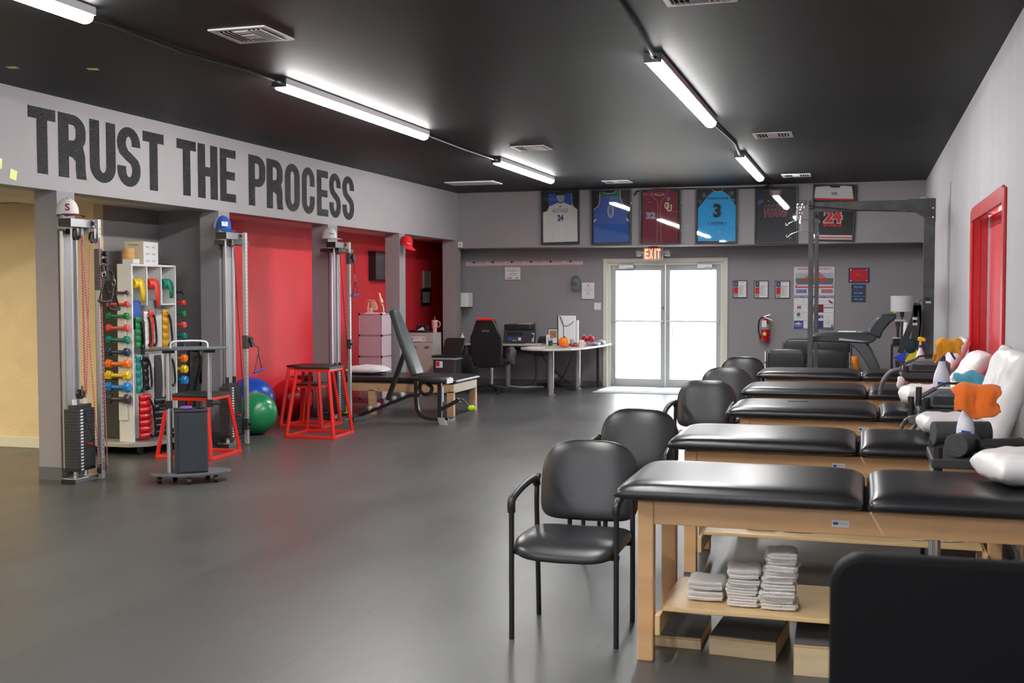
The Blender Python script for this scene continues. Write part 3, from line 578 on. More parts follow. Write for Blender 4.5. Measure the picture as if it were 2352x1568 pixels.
        for (hx, hy, hz, sw, top) in ((.36, .27, 1.53, .0, 1.70), (.36, .40, 1.46, .1, 1.62)):
            h = B().tube([(hx, hy - .075, hz), (hx, hy, hz - .012), (hx, hy + .075, hz)], .014, 10, smooth=1).obj('grip', m_black, t, smooth=True)
            B().tube([(hx, hy - .07, hz), (hx, hy - .01, hz + .15), (hx, hy, hz + .2), (hx, hy + .01, hz + .15), (hx, hy + .07, hz)], .0075, 6).obj('strap', m_blackm, h, smooth=True)
            B().tube([(hx + .012 * math.cos(a), hy + .008 * math.cos(a), hz + .225 + .028 * math.sin(a)) for a in [2 * PI * i / 14 for i in range(14)]], .004, 6, closed=True).obj('carabiner', m_chrome, h, smooth=True)
            B().tube([(hx, hy, hz + .25), (hx - .01, hy + .0, hz + .31), (rx + .04, ry + .06, 1.80)], .012, 8, smooth=1).obj('swivel', m_black, h, smooth=True)
    else:
        pulley((.21, .16, 2.10), .035)
        cz = 1.08 if kind == 1 else 2.02
        B().tube([(.22, .19, 2.10), (rx - .01, ry - .02, .30 if kind == 1 else .75)], .004, 6).obj('cable', m_black, t, smooth=True)
        B().cbox((rx, ry + .004, cz), (.055, .055, .14)).obj('carriage', mat('carriage_dark', (.06, .06, .062), .45, .6), t, bev=.004)
        B().cyl((rx + .03, ry + .04, cz + .02), (rx + .055, ry + .04, cz + .02), .032, n=16).cyl((rx + .03, ry + .06, cz - .03), (rx + .055, ry + .06, cz - .03), .028, n=16).obj('swivel_pulley', m_black, t, smooth=True)
        B().cbox((rx, ry + .004, .22 if kind == 1 else .95), (.05, .05, .12)).obj('lower_collar', m_darksteel, t, bev=.004)
        B().cyl((rx + .02, ry + .004, .22 if kind == 1 else .95), (rx + .055, ry + .004, .22 if kind == 1 else .95), .014, n=10).obj('pop_pin', m_black, t, smooth=True)
        if kind == 2: B().cyl((rx + .0, ry - .02, 2.12), (rx + .0, ry - .05, 2.12), .013, n=10).obj('pop_pin', m_redp, t, smooth=True)
        hy, hz = ry + (.17 if kind == 1 else .08), (.765 if kind == 1 else 1.56); top = hz + .22
        h = B().cyl((rx + .05, hy - .09, hz - .01), (rx + .05, hy + .09, hz + .012), .012, n=12).obj('grip', mat('grip_blue', (.01, .05, .42), .4), t, smooth=True)
        B().tube([(rx + .05, hy - .08, hz), (rx + .05, hy - .01, hz + .17), (rx + .05, hy + .01, hz + .17), (rx + .05, hy + .08, hz)], .005, 6).obj('strap', m_black, h, smooth=True)
        B().tube([(rx + .05, hy, hz + .17), (rx + .05, hy - .005, hz + .26)], .008, 6).obj('carabiner', m_chrome, h, smooth=True)
        B().tube([(rx + .05, hy - .005, hz + .25), (rx + .05, ry + .05, cz - .02)], .004, 6).obj('cable', m_black, h, smooth=True)
tower('pulley machine with red ropes and two black handles on the first column', 8.06, 0)
tower('pulley machine with low blue handle on the second column', 10.40, 1)
tower('pulley machine with high blue handle on the third column', 12.86, 2)
# ================================================================ CAPS
def cap(lab, loc, rz, mc, mb, mp=None, logo=None, lm=None, tilt=0, back=None, s=1.0):
    t = thing('baseball_cap', lab, 'cap', loc, group='baseball caps hung on the columns and wall', rot=(0, tilt, rz)); t.scale = (s, s, s)
    n = 24
    def dome(a0, a1, m_, nm):
        vs = []; fs = []; k = 9; mseg = 14
        for i in range(k + 1):
            el = PI / 2 * i / k
            for j in range(mseg + 1):
                a = a0 + (a1 - a0) * j / mseg; rx_ = .098 if math.cos(a) > 0 else .088
                vs.append((rx_ * math.cos(a) * math.cos(el) ** .85, .078 * math.sin(a) * math.cos(el) ** .85, .125 * math.sin(el) ** .85))
        for i in range(k):
            for j in range(mseg): p = i * (mseg + 1) + j; fs.append((p, p + 1, p + mseg + 2, p + mseg + 1))
        return B().add(vs, fs).obj(nm, m_, t, smooth=2)
    dome(-PI / 2, PI / 2, mp or mc, 'front_panel'); dome(PI / 2, 1.5 * PI, back or mc, 'back_panel')
    vs = []; fs = []
    for sgn in (0, 1):
        for i in range(7):
            for j in range(17):
                a = -1.25 + 2.5 * j / 16; q = i / 6; x0, y0 = .094 * math.cos(a), .077 * math.sin(a)
                vs.append((x0 + q * .088 * math.cos(a * .55), y0 * (1 + q * .05), -.004 * sgn + .004 - .012 * q * q - .30 * (y0 ** 2) * q * 6))
    for o_ in (0, 119):
        for i in range(6):
            for j in range(16): p = o_ + i * 17 + j; fs.append((p, p + 17, p + 18, p + 1) if o_ == 0 else (p, p + 1, p + 18, p + 17))
    for j in range(16): fs.append((102 + j, 221 + j, 222 + j, 103 + j))
    B().add(vs, fs).obj('brim', mb, t, smooth=2)
    B().sell((0, 0, .126), (.007, .007, .004), 1, 1, 6, 10).obj('button', mb, t, smooth=2)
    if logo:
        k = logo[0]; d = Vector((math.cos(k), math.sin(k), 0)); sd = Vector((-math.sin(k), math.cos(k), 0)); O = d * .098 + Z * .052 + Vector(logo[3] if len(logo) > 3 else (0, 0, 0))
        if logo[1] == 'patch': 
            pt = B().prism([(-.03, -.022), (.03, -.022), (.03, .022), (-.03, .022)], O - d * .006, sd, (Z - d * .35).normalized(), d * .004).obj('patch', m_paper, t); text('T', m_redp, O + d * .0, sd, (Z - d * .35).normalized(), .022, parent=pt)
        else: text(logo[1], lm, O, sd, (Z - d * .35).normalized(), logo[2], parent=t, fat=.03, thick=.004)
    return t
cw = mat('cap_white', (.72, .70, .66), .8); cm = mat('cap_maroon', (.16, .03, .06), .8); cb_ = mat('cap_blue', (.015, .09, .36), .8); cr = mat('cap_red', (.7, .01, .02), .8)
cap('white ball cap with a maroon S over the first column', (-6.42, 8.20, 2.255), -.35, cw, cm, logo=(-.55, 'S', .06, (0, 0, -.002)), lm=cm, s=1.1)
cap('blue trucker cap with white mesh and red patch', (-6.43, 10.66, 2.265), -.35, cb_, cb_, logo=(-.45, 'patch'), back=mat('cap_mesh_white', (.74, .75, .77), .8), tilt=.12, s=1.08)
cap('pale cap with small dark script on the third column', (-6.42, 13.16, 2.27), -.35, mat('cap_pale', (.62, .64, .64), .8), mat('cap_pale', 0), logo=(-.5, 'Wave', .018), lm=mat('print_navy', (.02, .03, .15)), s=1.1)
cap('red cap hung tilted on the fourth column', (-6.46, 15.78, 2.30), -.35, cr, cr, logo=(-.5, 'Texas', .016), lm=m_paper, tilt=.45, s=1.1)
cap('grey cap hung on the back wall beside a white certificate', (-4.65, 18.91, 1.74), -1.35, mat('cap_grey', (.16, .18, .21), .8), mat('cap_grey', 0), back=m_black, tilt=.55, s=1.05, logo=(0, 'W', .03), lm=m_blk2)
# ================================================================ ALCOVE SHELF WITH BANDS, DUMBBELLS, CUFFS
u = thing('storage_rack', 'tall white and beige rolling rack holding bands and cuffs in the alcove', 'shelf', (0, 0, 0))
RX0, RX1, RY0, RY1, RZ0, RZ1 = -7.03, -6.865, 9.70, 10.465, .125, 1.88
B().box(RX0, RX1, RY0, RY0 + .018, RZ0, RZ1).obj('side_panel', m_beige, u, bev=.002, label='beige side panel')
B().box(RX0, RX1, RY1 - .018, RY1, RZ0, RZ1).obj('side_panel', m_whitel, u, bev=.002)
B().box(RX0, RX0 + .012, RY0 + .018, RY1 - .018, RZ0, RZ1 - .02).obj('back_panel', m_whitel, u)
B().box(RX0, RX1, RY0 + .018, RY1 - .018, RZ1 - .02, RZ1).obj('top_panel', m_whitel, u, bev=.002)
B().box(RX0 + .01, RX1 + .001, RY0 - .001, RY0 + .02, RZ0, RZ1).obj('front_edge', m_whitel, u)
for yy in (9.948, 10.195): B().box(RX0 + .012, RX1, yy, yy + .016, 1.47, RZ1 - .02).obj('divider', m_whitel, u)
B().box(RX0 + .012, RX1, 10.211, RY1 - .018, 1.47, 1.485).box(RX0 + .012, RX1 - .08, RY0 + .018, RY1 - .018, 1.02, 1.035).obj('shelf', m_whitel, u)
B().prism([(-7.45, 9.60), (-6.86, 9.60), (-6.70, 9.72), (-6.60, 10.30), (-6.80, 10.62), (-7.36, 10.62)], (0, 0, .085), X, Y, (0, 0, .038)).obj('base_board', m_greige, u, bev=.003)
for x_, y_ in ((-7.3, 9.72), (-6.82, 9.74), (-6.76, 10.35), (-7.3, 10.5)):
    c = B().box(x_ - .02, x_ + .02, y_ - .03, y_ + .03, .05, .085).obj('caster', m_black, u, bev=.004); B().cyl((x_ - .014, y_, .034), (x_ + .014, y_, .034), .034, n=16).obj('wheel', m_black, c, smooth=True)
B().box(RX0 + .012, RX0 + .10, RY0 - .022, RY0, .34, 1.6).obj('peg_strip', m_whitel, u, bev=.002)
# resistance band rolls
for k, (yc, mc, zl, nm) in enumerate(((9.84, kc('yellow', .35), 1.50, 'yellow'), (10.085, kc('red', .35), 1.45, 'red'), (10.33, mat('band_green', (.01, .20, .14), .35), 1.54, 'dark green'))):
    t = thing('band_roll', '%s elastic band roll hanging a tail from the rack' % nm, 'exercise band', (RX1, yc, 1.685), group='elastic band rolls in the top cubbies')
    B().cyl((-.05, -.075, 0), (-.05, .06, 0), .055, n=22).obj('roll', mc, t, smooth=True); B().cyl((-.05, -.0765, 0), (-.05, -.07, 0), .018, n=12).obj('core', m_pine, t)
    z1 = zl - 1.685; vs = []; fs = []
    pts = [(-.05 + .057 * math.sin(a), .057 * math.cos(a)) for a in [i * .22 for i in range(8)]] + [(.012, -.02), (.014, z1 * .5), (.010, z1)]
    for i, (px, pz) in enumerate(pts): kx = .07 if i < 9 else .06 if i < 10 else .045; sh = 0 if i < 8 else .012 * (i - 8); vs += [(px, -kx * .3 + sh, pz), (px + .006 * (i > 8), .02 + sh, pz), (px, .01 + kx * .8 + sh, pz)]
    for i in range(len(pts) - 1): a = 3 * i; fs += [(a, a + 3, a + 4, a + 1), (a + 1, a + 4, a + 5, a + 2)]
    ob = B().add(vs, fs).obj('tail', mc, t, smooth=2); sm = ob.modifiers.new('thick', 'SOLIDIFY'); sm.thickness = .003
for yc, mc, z0, z1, w, nm in ((9.81, mat('band_blue', (.03, .10, .40), .4), 1.235, 1.49, .13, 'blue'), (10.06, mat('band_grey', (.22, .23, .24), .5), 1.36, 1.50, .15, 'silver grey')):
    t = thing('band_roll', '%s elastic band hung below the top cubbies' % nm, 'exercise band', (RX1, yc, 0), group='elastic band rolls in the top cubbies')
    B().cyl((-.05, -w / 2, z1), (-.05, w / 2, z1), .03, n=16).obj('roll', mc, t, smooth=True); B().prism([(-w / 2, z0), (w / 2, z0 - .01), (w / 2 - .01, z1 + .02), (-w / 2 + .01, z1 + .02)], (-.02, 0, 0), Y, Z, (.004, 0, 0)).obj('tail', mc, t)
# dumbbells
def dumbbell(lab, c, L, R, mc, grp):
    t = thing('dumbbell', lab, 'dumbbell', c, 0, grp)
    for s in (-1, 1):
        x1, x0 = s * L / 2, s * (L / 2 - R * 1.25); e = R * .2 * s
        B().cyl((x0, 0, 0), (x0 + e, 0, 0), R * .72, R, 6).cyl((x0 + e, 0, 0), (x1 - e, 0, 0), R, R, 6, False).cyl((x1 - e, 0, 0), (x1, 0, 0), R, R * .72, 6).obj('head', mc, t, bev=.002)
    B().cyl((-L / 2 + R, 0, 0), (L / 2 - R, 0, 0), max(.012, R * .42), n=12).obj('handle', mc, t, smooth=True)
zs = [1.598, 1.486, 1.37, 1.254, 1.138, 1.017, .901, .788, .672, .555]
cols = ['purple', 'red', 'green', 'coral', 'teal', 'navy', 'orange', 'yellow', 'blue', 'dgrey']; nms = ['dark purple', 'bright red', 'bright green', 'coral red', 'teal green', 'navy blue', 'orange', 'yellow', 'blue', 'dark grey']
RR = [.026, .031, .036, .037, .040, .043, .046, .048, .051, .050]
for k in range(10):
    L = .235 + .004 * k
    dumbbell('%s dumbbell on the camera side of the rack' % nms[k], (-6.978 - .0015 * k, 9.635, zs[k]), L, RR[k] * (1 if k else .9), kc(cols[k]), 'dumbbells on the near side of the rack')
    B_ = B().bar((RX0 + .03, RY0 - .02, zs[k] - RR[k] * .45 - .005), (RX0 + .03, RY0 - .09, zs[k] - RR[k] * .45 - .005), .007, .007).obj('peg', m_steel, u); B_ = B().bar((RX0 + .085, RY0 - .02, zs[k] - RR[k] * .45 - .005), (RX0 + .085, RY0 - .09, zs[k] - RR[k] * .45 - .005), .007, .007).obj('peg', m_steel, u)
    if k < 9: dumbbell('%s dumbbell peeking out behind the right side of the rack' % nms[k], (-6.925, 10.535, zs[k] + .005), L, RR[k], kc(cols[k]), 'dumbbells on the far side of the rack')
# ankle cuffs
def cuff(lab, y, z1, z0, w, mc, strap=1, lobes=5, x=RX1 + .012, th=.02):
    t = thing('ankle_cuff', lab, 'weight cuff', (x, y, z1), group='weight cuffs and straps hung in the rack')
    h = z1 - z0; vs = []; fs = []; n = lobes * 6
    for i in range(n + 1):
        q = i / n; bl = abs(math.sin(PI * lobes * q)) ** .6; d = th * (.35 + .65 * bl)
        for j in range(9): a = PI * j / 8; vs.append((d * math.sin(a) ** .6, -w / 2 * math.cos(a) * (.93 + .07 * bl), -q * h))
        vs.append((-.008, 0, -q * h))
    for i in range(n):
        for j in range(10): a, b_ = i * 10 + j, i * 10 + (j + 1) % 10; fs.append((a, b_, b_ + 10, a + 10))
    B().add(vs, fs).obj('pouch', mc, t, smooth=2)
    B().cyl((th + .002, 0, -.03), (th + .006, 0, -.03), .010, n=12).obj('grommet', m_chrome, t, smooth=True)
    B().cyl((-.05, 0, -.03), (th + .02, 0, -.025), .003, n=6).obj('hook', m_steel, t, smooth=True)
    if strap: B().tube([(th + .006, w * .12, -.05), (th + .012, w * .35, -.06 - h * .1), (th + .016, w * .42, -h * .5), (th + .014, w * .62, -h * .85), (th + .008, w * .35, -h * .98), (th, w * .2, -h * .9)], .011, 6, smooth=2).obj('strap', m_black, t, smooth=True)
cuff('green weight cuff under the blue band', 9.775, 1.36, 1.045, .085, kc('green', .35)); cuff('black strap beside the green cuff', 9.85, 1.33, .98, .07, m_leather, 0, 1)
cuff('white weight cuff beside the black strap', 9.905, 1.41, 1.05, .07, m_pillow); cuff('small red weight cuff in the upper row', 9.995, 1.425, 1.045, .075, kc('red', .35)); cuff('golden yellow weight cuff, right in the upper row', 10.24, 1.425, 1.035, .115, mat('cuff_gold', (.55, .27, .01), .35), lobes=5, th=.026)
cuff('teal weight cuff in the middle row', 9.775, .985, .60, .085, mat('cuff_teal', (.01, .25, .21), .35)); cuff('black weight cuff beside the teal one', 9.89, .985, .62, .10, m_leather)
cuff('wide padded black belt with a steel ring', 10.10, .965, .45, .125, mat('belt_fabric', (.03, .03, .032), .7, bump=.4, bscale=150), 0, 1, th=.03); cuff('padded black strap with small red tag, right of the belt', 10.28, .97, .62, .11, mat('belt_fabric', 0), 1, 1, th=.03)
cuff('large red weight cuff at the bottom left of the rack', 9.87, .585, .135, .20, mat('cuff_red', (.62, .008, .015), .3), lobes=7, th=.035); cuff('large black weight cuff with ridges at the bottom of the rack', 10.16, .53, .14, .27, m_leather, 0, 6, th=.035)
for k, (y_, x_) in enumerate(((10.1, -6.70), (10.3, -6.68))):
    tag(B().tube([(x_, y_ - .1, .17), (x_ + .05, y_, .23), (x_ + .03, y_ + .08, .147), (x_ - .04, y_ + .02, .147)], .022, 8, smooth=2, closed=False).obj('belt', mat('belt_fabric', 0), smooth=True), ['coiled black belt on the rack base, left', 'coiled black belt on the rack base, right'][k], 'strap', 'black belts on the rack base')
# on top of the rack
t = thing('cardboard_box', 'cream carton with white side standing on top of the rack', 'box', (-7.02, 10.02, 1.88), .1)
B().box(-.135, .07, 0, .005, 0, .235).obj('front_panel', mat('carton_cream', (.62, .55, .42), .6), t); B().box(-.135, .07, .005, .30, .23, .235).box(-.135, -.13, .005, .30, 0, .23).box(-.135, .07, .295, .3, 0, .23).obj('carton', mat('carton_cream', 0), t); B().box(.065, .07, .005, .295, 0, .23).obj('side_panel', m_paper, t)
text('THERABAND', m_blk2, (-.04, -.001, .20), X, Z, .014, .12, t); g_ = B()
for k in range(12): g_.box(-.10, -.10 + .07 + .02 * math.sin(k * 2), -.001, 0, .03 + k * .011, .034 + k * .011)
g_.obj('print', mat('print_tan', (.42, .36, .26), .6), t)
g_ = B()
for k in range(3):
    for j in range(2): g_.box(.07, .0708, .05 + j * .12, .12 + j * .12, .03 + k * .07, .05 + k * .07)
g_.obj('print', mat('print_pale', (.5, .5, .5), .6), t)
for k in range(3): tag(B().lathe([(.0, 0), (.058, 0), (.062, .02), (.060, .05), (.0, .05)], (-6.985, 9.83, 1.882 + k * .052), 26).obj('tape_roll', mat('tan_tape', (.62, .36, .12), .5), smooth=True), ['lowest tan tape roll on the rack', 'middle tan tape roll on the rack', 'topmost tan tape roll on the rack'][k], 'tape', 'tan tape rolls stacked on the rack')
tag(B().box(-7.0, -6.88, 9.755, 9.76, 1.882, 1.93).box(-7.0, -6.995, 9.76, 9.86, 1.882, 1.93).box(-6.885, -6.88, 9.76, 9.86, 1.882, 1.93).box(-7.0, -6.88, 9.76, 9.86, 1.881, 1.885).obj('paper_tray', m_paper), 'open white carton around the tape rolls', 'box')
tag(B().sell((-6.93, 10.38, 1.888), (.02, .06, .008), .6, .5).obj('clip', m_black, smooth=2), 'small black clip lying on top of the rack', 'clip')
# dark foam blocks left of rack
for k, (a, b_) in enumerate(((.124, .72), (.725, 1.72))):
    tag(B().box(-7.38, -7.08, 9.90, 10.40, a, b_).obj('foam_mat', mat('mat_dark', (.042, .044, .040), .75, bump=.3, bscale=60), bev=.012), ['lower dark grey foam block behind the rack', 'upper dark grey foam block behind the rack'][k], 'mat', 'dark foam blocks beside the rack')
# bar and bike handles right of the rack
t = thing('weight_bar', 'pale bar with black sleeve leaning at the second column', 'bar', (-6.84, 10.86, 0), rot=(0, .035, 0))
B().cyl((0, 0, .02), (0, 0, 1.3), .018, n=12).obj('bar', mat('bar_cream', (.55, .53, .45), .4, .3), t, smooth=True); B().cyl((0, 0, .62), (0, 0, 1.08), .034, n=14).obj('sleeve', m_black, t, smooth=True)
tag(B().cyl((-6.775, 10.80, .0), (-6.755, 10.84, 1.28), .022, n=12).obj('rubber_bar', m_rubber, smooth=True), 'dark rubber roll leaning beside the pale bar', 'bar')
t = thing('hip_bench', 'black tube frame of a machine half hidden behind the rack', 'exercise machine', (-6.85, 10.68, 0))
B().tube([(-.08, 0, .02), (-.02, 0, .6), (-.02, 0, .95), (.0, 0, 1.0), (.10, 0, 1.0), (.14, 0, .93), (.12, 0, .8), (.05, 0, .6), (.04, 0, .02)], .017, 8, smooth=2).obj('frame', m_blackm, t, smooth=True)
B().tube([(.02, -.0, 1.0), (.13, -.0, .985)], .028, 10).obj('grip', m_black, t, smooth=True)
# ================================================================ ROLLING CART
t = thing('rolling_cart', 'grey pedestal trolley with oval base and raised tray in front of the red box', 'cart', (-5.45, 8.48, 0), .62)
el = [(.335 * math.cos(2 * PI * i / 36), .20 * math.sin(2 * PI * i / 36)) for i in range(36)]
B().prism(el, (0, 0, .065), X, Y, (0, 0, .022)).obj('base', mat('cart_grey', (.14, .155, .175), .4, .3), t, bev=.004); B().prism([(p[0] * .98, p[1] * 1.05) for p in el], (.0, 0, 1.12), X, Y, (0, 0, .016)).obj('tray', mat('cart_grey', 0), t, bev=.004)
B().tube([(-.15, -.1, 1.135), (-.15, -.1, 1.175), (-.12, -.1, 1.195), (.12, -.1, 1.195), (.15, -.1, 1.175), (.15, -.1, 1.135)], .008, 8, smooth=2).obj('tray_handle', m_white, t, smooth=True)
for s in (-1, 1):
    B().cyl((s * .165, -.02, .087) if s < 0 else (s * .165, -.02, .62), (s * .165, -.02, 1.1), .024 if s < 0 else .018, n=14).obj('pole', m_alu, t, smooth=True)
    B().box(s * .165 - .05, s * .165 + .05, -.05, .02, 1.09, 1.12).obj('tray_bracket', m_blk2, t, bev=.003)
    B().cbox((s * .165, -.02, .66), (.055, .06, .065)).obj('clamp', m_black, t, bev=.004); B().cyl((s * .19, -.04, .66), (s * .25, -.05, .66), .014, n=10).obj('clamp_knob', m_black, t, smooth=True)
c_ = B().box(-.125, .14, -.13, .10, .087, .60).obj('cabinet', m_blk2, t, bev=.006); B().box(-.095, .135, -.142, -.131, .10, .585).obj('cabinet_door', mat('door_slate', (.04, .05, .062), .35), t, bev=.004)
B().box(-.13, .145, -.14, .105, .60, .618).obj('cabinet_top', m_blk2, t, bev=.006)
B().cyl((-.24, -.03, .63), (-.17, -.03, .63), .014, n=10).obj('lever', m_blk2, t, smooth=True)
for x_, y_ in ((-.25, -.03), (-.02, -.17), (.2, -.12), (.15, .12), (-.12, .14)):
    c = B().cbox((x_, y_, .052), (.03, .03, .03)).obj('caster', m_black, t); B().cyl((x_ - .017, y_ - .01, .027), (x_ + .017, y_ - .01, .027), .027, n=14).obj('wheel', m_black, c, smooth=True)
def onc(x, y, z): c, s = math.cos(.62), math.sin(.62); return (-5.45 + c * x - s * y, 8.48 + s * x + c * y, z)
tag(B().tube([(-.045 + .0, 0, 0)] and [tuple(Vector(onc(-.03, -.06, .632)) + Vector((.038 * math.cos(a), .038 * math.sin(a), 0))) for a in [2 * PI * i / 20 for i in range(20)]], .013, 8, closed=True).obj('purple_ring', mat('ring_purple', (.28, .12, .55), .4), smooth=True), 'small purple ring lying on the trolley cabinet', 'ring')
tag(B().sell(onc(.08, -.03, .624), (.035, .02, .006), .7, .7).obj('phone', m_black, smooth=2), 'small flat black gadget on the trolley cabinet', 'gadget')
# ================================================================ PLYO BOXES
def plyo(lab, x, y, rz, wt, wb, h, d=1.0):
    t = thing('plyo_box', lab, 'exercise box', (x, y, 0), rz, 'red steel plyo boxes with black tops')
    a, b_ = wt / 2, wb / 2; cs = [(-1, -1), (1, -1), (1, 1), (-1, 1)]
    for i, (sx, sy) in enumerate(cs):
        B().bar((sx * b_, sy * b_ * d, 0), (sx * a, sy * a * d, h - .02), .032, .032, up=(sx, sy, 0)).obj('leg', m_redp, t, bev=.003)
        nx_, ny_ = cs[(i + 1) % 4]
        B().bar((sx * b_, sy * b_ * d, .016), (nx_ * b_, ny_ * b_ * d, .016), .032, .032).obj('base_rail', m_redp, t, bev=.003)
    B().box(-a - .012, a + .012, -a * d - .012, a * d + .012, h - .04, h - .006).obj('top_frame', m_redp, t, bev=.003)
    B().box(-a - .022, a + .022, -a * d - .022, a * d + .022, h - .006, h + .014).obj('top_pad', m_black, t, bev=.004)
    return t
plyo('short red plyo box behind the grey trolley', -6.22, 9.84, .05, .42, .58, .60)
plyo('tall red plyo box, nearer of the pair before the third column', -5.79, 11.60, .06, .38, .56, .765)
plyo('red plyo box of the pair, behind the taller one', -6.33, 12.45, .02, .38, .54, .72)
plyo('low red plyo box standing under the rear one of the pair', -6.33, 12.45, .02, .30, .42, .50)
# ================================================================ BALLS
def sball(lab, c, r, mc, rings=9):
    b = B(); pr = []
    for i in range(41):
        a = -PI / 2 + PI * i / 40; q = r + .0016 * (1 if i % 2 and 6 < i < 34 else 0) - (.004 if i in (0, 40) else 0); pr.append((max(.001, q * math.cos(a)), q * math.sin(a)))
    M = Matrix.Translation(c) @ Ry(.9) @ Rx(.5)
    tag(b.lathe(pr, (0, 0, 0), 48, M).obj('exercise_ball', mc, smooth=2), lab, 'ball', 'large exercise balls by the red wall')
sball('green exercise ball in front of the blue one', (-6.53, 11.5, .236), .236, mat('ball_green', (.012, .24, .09), .28, spec=.6)); sball('blue exercise ball mostly behind the green one', (-7.08, 12.35, .287), .287, mat('ball_blue', (.01, .09, .52), .28, spec=.6))
sball('glossy red exercise ball behind the plyo boxes', (-6.89, 13.02, .26), .26, mat('ball_red', (.60, .006, .012), .25, spec=.6)); sball('orange ball peeking out beside the blue one', (-6.70, 12.0, .10), .10, mat('ball_orange', (.75, .25, .01), .3))
tag(B().sell((-6.60, 12.80, .12), (.07, .05, .12), .7, .6).obj('sandbag', m_black, smooth=2), 'black bag on the floor by the red ball', 'bag')
for k in range(3): tag(B().tube([(-6.30 + .055 * math.cos(a), 13.33 + .055 * math.sin(a), .075 + k * .035) for a in [2 * PI * i / 18 for i in range(18)]], .016, 8, closed=True).obj('lime_band', mat('lime', (.45, .80, .02), .45), smooth=True), ['lowest lime green loop behind the third tower', 'middle lime green loop behind the third tower', 'top lime green loop behind the third tower'][k], 'exercise band', 'lime green loops stacked behind the tower')
# stool for the loops: low black tray
tag(B().cyl((-6.30, 13.33, 0), (-6.30, 13.33, .056), .07, n=18).obj('round_base', m_black, smooth=True), 'low round black base under the lime loops', 'stand')
# ================================================================ MAT TABLE WITH PILLOW
t = thing('mat_table', 'long low black padded wooden mat table by the weight bench', 'table', (-6.12, 13.75, 0))
B().cushion((.0, .47, .455), 2.36, 1.02, .045, e=.35, flat=.9, pw=14, nx=30, ny=20).obj('pad', m_leather, t, smooth=2, weld=True)
for sx in (-1, .0, 1):
    for yy in (.0, .87): 
        if sx == 0 and yy > 0: continue
        B().box(sx * 1.09 - .045, sx * 1.09 + .045, yy, yy + .07, 0, .33).obj('leg', m_pine, t, bev=.004)
for yy in (.0, .91): B().box(-1.135, 1.135, yy, yy + .03, .31, .42).obj('apron', m_pine, t, bev=.003)
for xx in (-1.135, 1.105): B().box(xx, xx + .03, .03, .91, .31, .42).obj('apron', mat('pine_pale', (.72, .62, .48), .45), t, bev=.003)
for xx in (-.5, 0.1, 1.08): B().cyl((xx, -.004, .345), (xx, 0, .345), .008, n=8).obj('bolt', m_darksteel, t)
B().box(1.1355, 1.137, .72, .78, .355, .385).obj('maker_label', m_paper, t)
t = thing('pillow', 'white pillow lying on the low mat table', 'pillow', (-6.35, 14.17, .50), .08); B().cushion((0, 0, .05), .56, .42, .075, wr=.10, seed=4, flat=.6, pw=2.5, e=.5, nx=34, ny=28).obj('cover', m_pillow, t, smooth=2, weld=True)
# ================================================================ WEIGHT BENCH
t = thing('weight_bench', 'black adjustable weight bench with raised grey backrest', 'bench', (-5.2, 13.12, 0))
def pad(c0, c1, wy, th, m_, name, taper=1.0):
    a, b_ = Vector(c0), Vector(c1); L = (b_ - a).length; ang = math.atan2((b_ - a).z, (b_ - a).x)
    M = T(*((a + b_) / 2)) @ Ry(-ang)
    def f(p): k = 1 - (1 - taper) * max(0, p.x / (L / 2)) ; return Vector((p.x, p.y * k, p.z))
    return B().sell((0, 0, 0), (L / 2, wy / 2, th / 2), .22, .12, 10, 40, M, f).obj(name, m_, t, smooth=2)
pad((-.02, 0, .58), (-.335, 0, 1.38), .27, .085, mat('bench_grey', (.045, .062, .064), .36), 'back_pad', .62)
pad((.02, 0, .545), (.385, 0, .53), .26, .075, m_leather2, 'seat_pad', .8)
B().bar((.395, -.0, .55), (.395, 0, .49), .21, .012, up=(1, 0, 0)).obj('seat_end_plate', m_alu, t)
fr = B().tube([(-.80, 0, .06), (-.2, 0, .30), (-.1, 0, .335), (.02, 0, .335)], .03, 4, smooth=1).tube([(-.04, 0, .50), (-.04, 0, .20), (.0, 0, .1), (.10, 0, .045), (.38, 0, .04)], .032, 4, smooth=2)
fr.obj('main_frame', m_blackm, t)
B().bar((-.16, 0, .93), (-.42, 0, .27), .05, .05, up=(1, 0, 0)).obj('back_strut', m_blackm, t)
B().tube([(.02, 0, .50), (-.0, 0, .40), (.06, 0, .335), (.15, 0, .36), (.17, 0, .44), (.1, 0, .48)], .024, 6, smooth=2).obj('adjust_ring', m_blackm, t)
B().bar((.27, 0, .50), (.27, 0, .07), .05, .05, up=(1, 0, 0)).obj('front_post', m_blackm, t, bev=.003); B().box(.29, .31, -.02, .02, .26, .44).obj('post_sleeve', m_alu, t)
B().bar((.27, 0, .16), (.52, 0, .29), .045, .045).obj('leg_lever', m_blackm, t); B().tube([(.5, 0, .285), (.57, 0, .30), (.62, 0, .24), (.65, 0, .21)], .013, 8, smooth=2).obj('lever_handle', m_blk2, t, smooth=True)
B().sell((.675, -.0, .195), (.045, .03, .035), .9, .9, 8, 16, f=lambda p: p).obj('lime_grip', mat('lime', 0), t, smooth=2)
for i in range(5): B().cbox((-.66 + i * .11, 0, .155 + i * .045), (.022, .09, .05), rot=(0, -.4, 0)).obj('ladder_tooth', m_silver, t)
B().box(.34, .40, -.20, .20, .0, .045).obj('cross_foot', m_blackm, t, bev=.004); B().box(-.83, -.76, -.26, .26, .0, .06).obj('cross_foot', m_blackm, t, bev=.004); B().prism([(0, .0), (.10, 0), (.05, .09), (-.03, .09)], (.34, -.205, 0), X, Z, (0, .008, 0)).obj('foot_plate', m_silver, t)
B().cbox((-.262, 0, 1.295), (.003, .07, .02), rot=(0, -.37, 0)).obj('badge', m_paper, t)
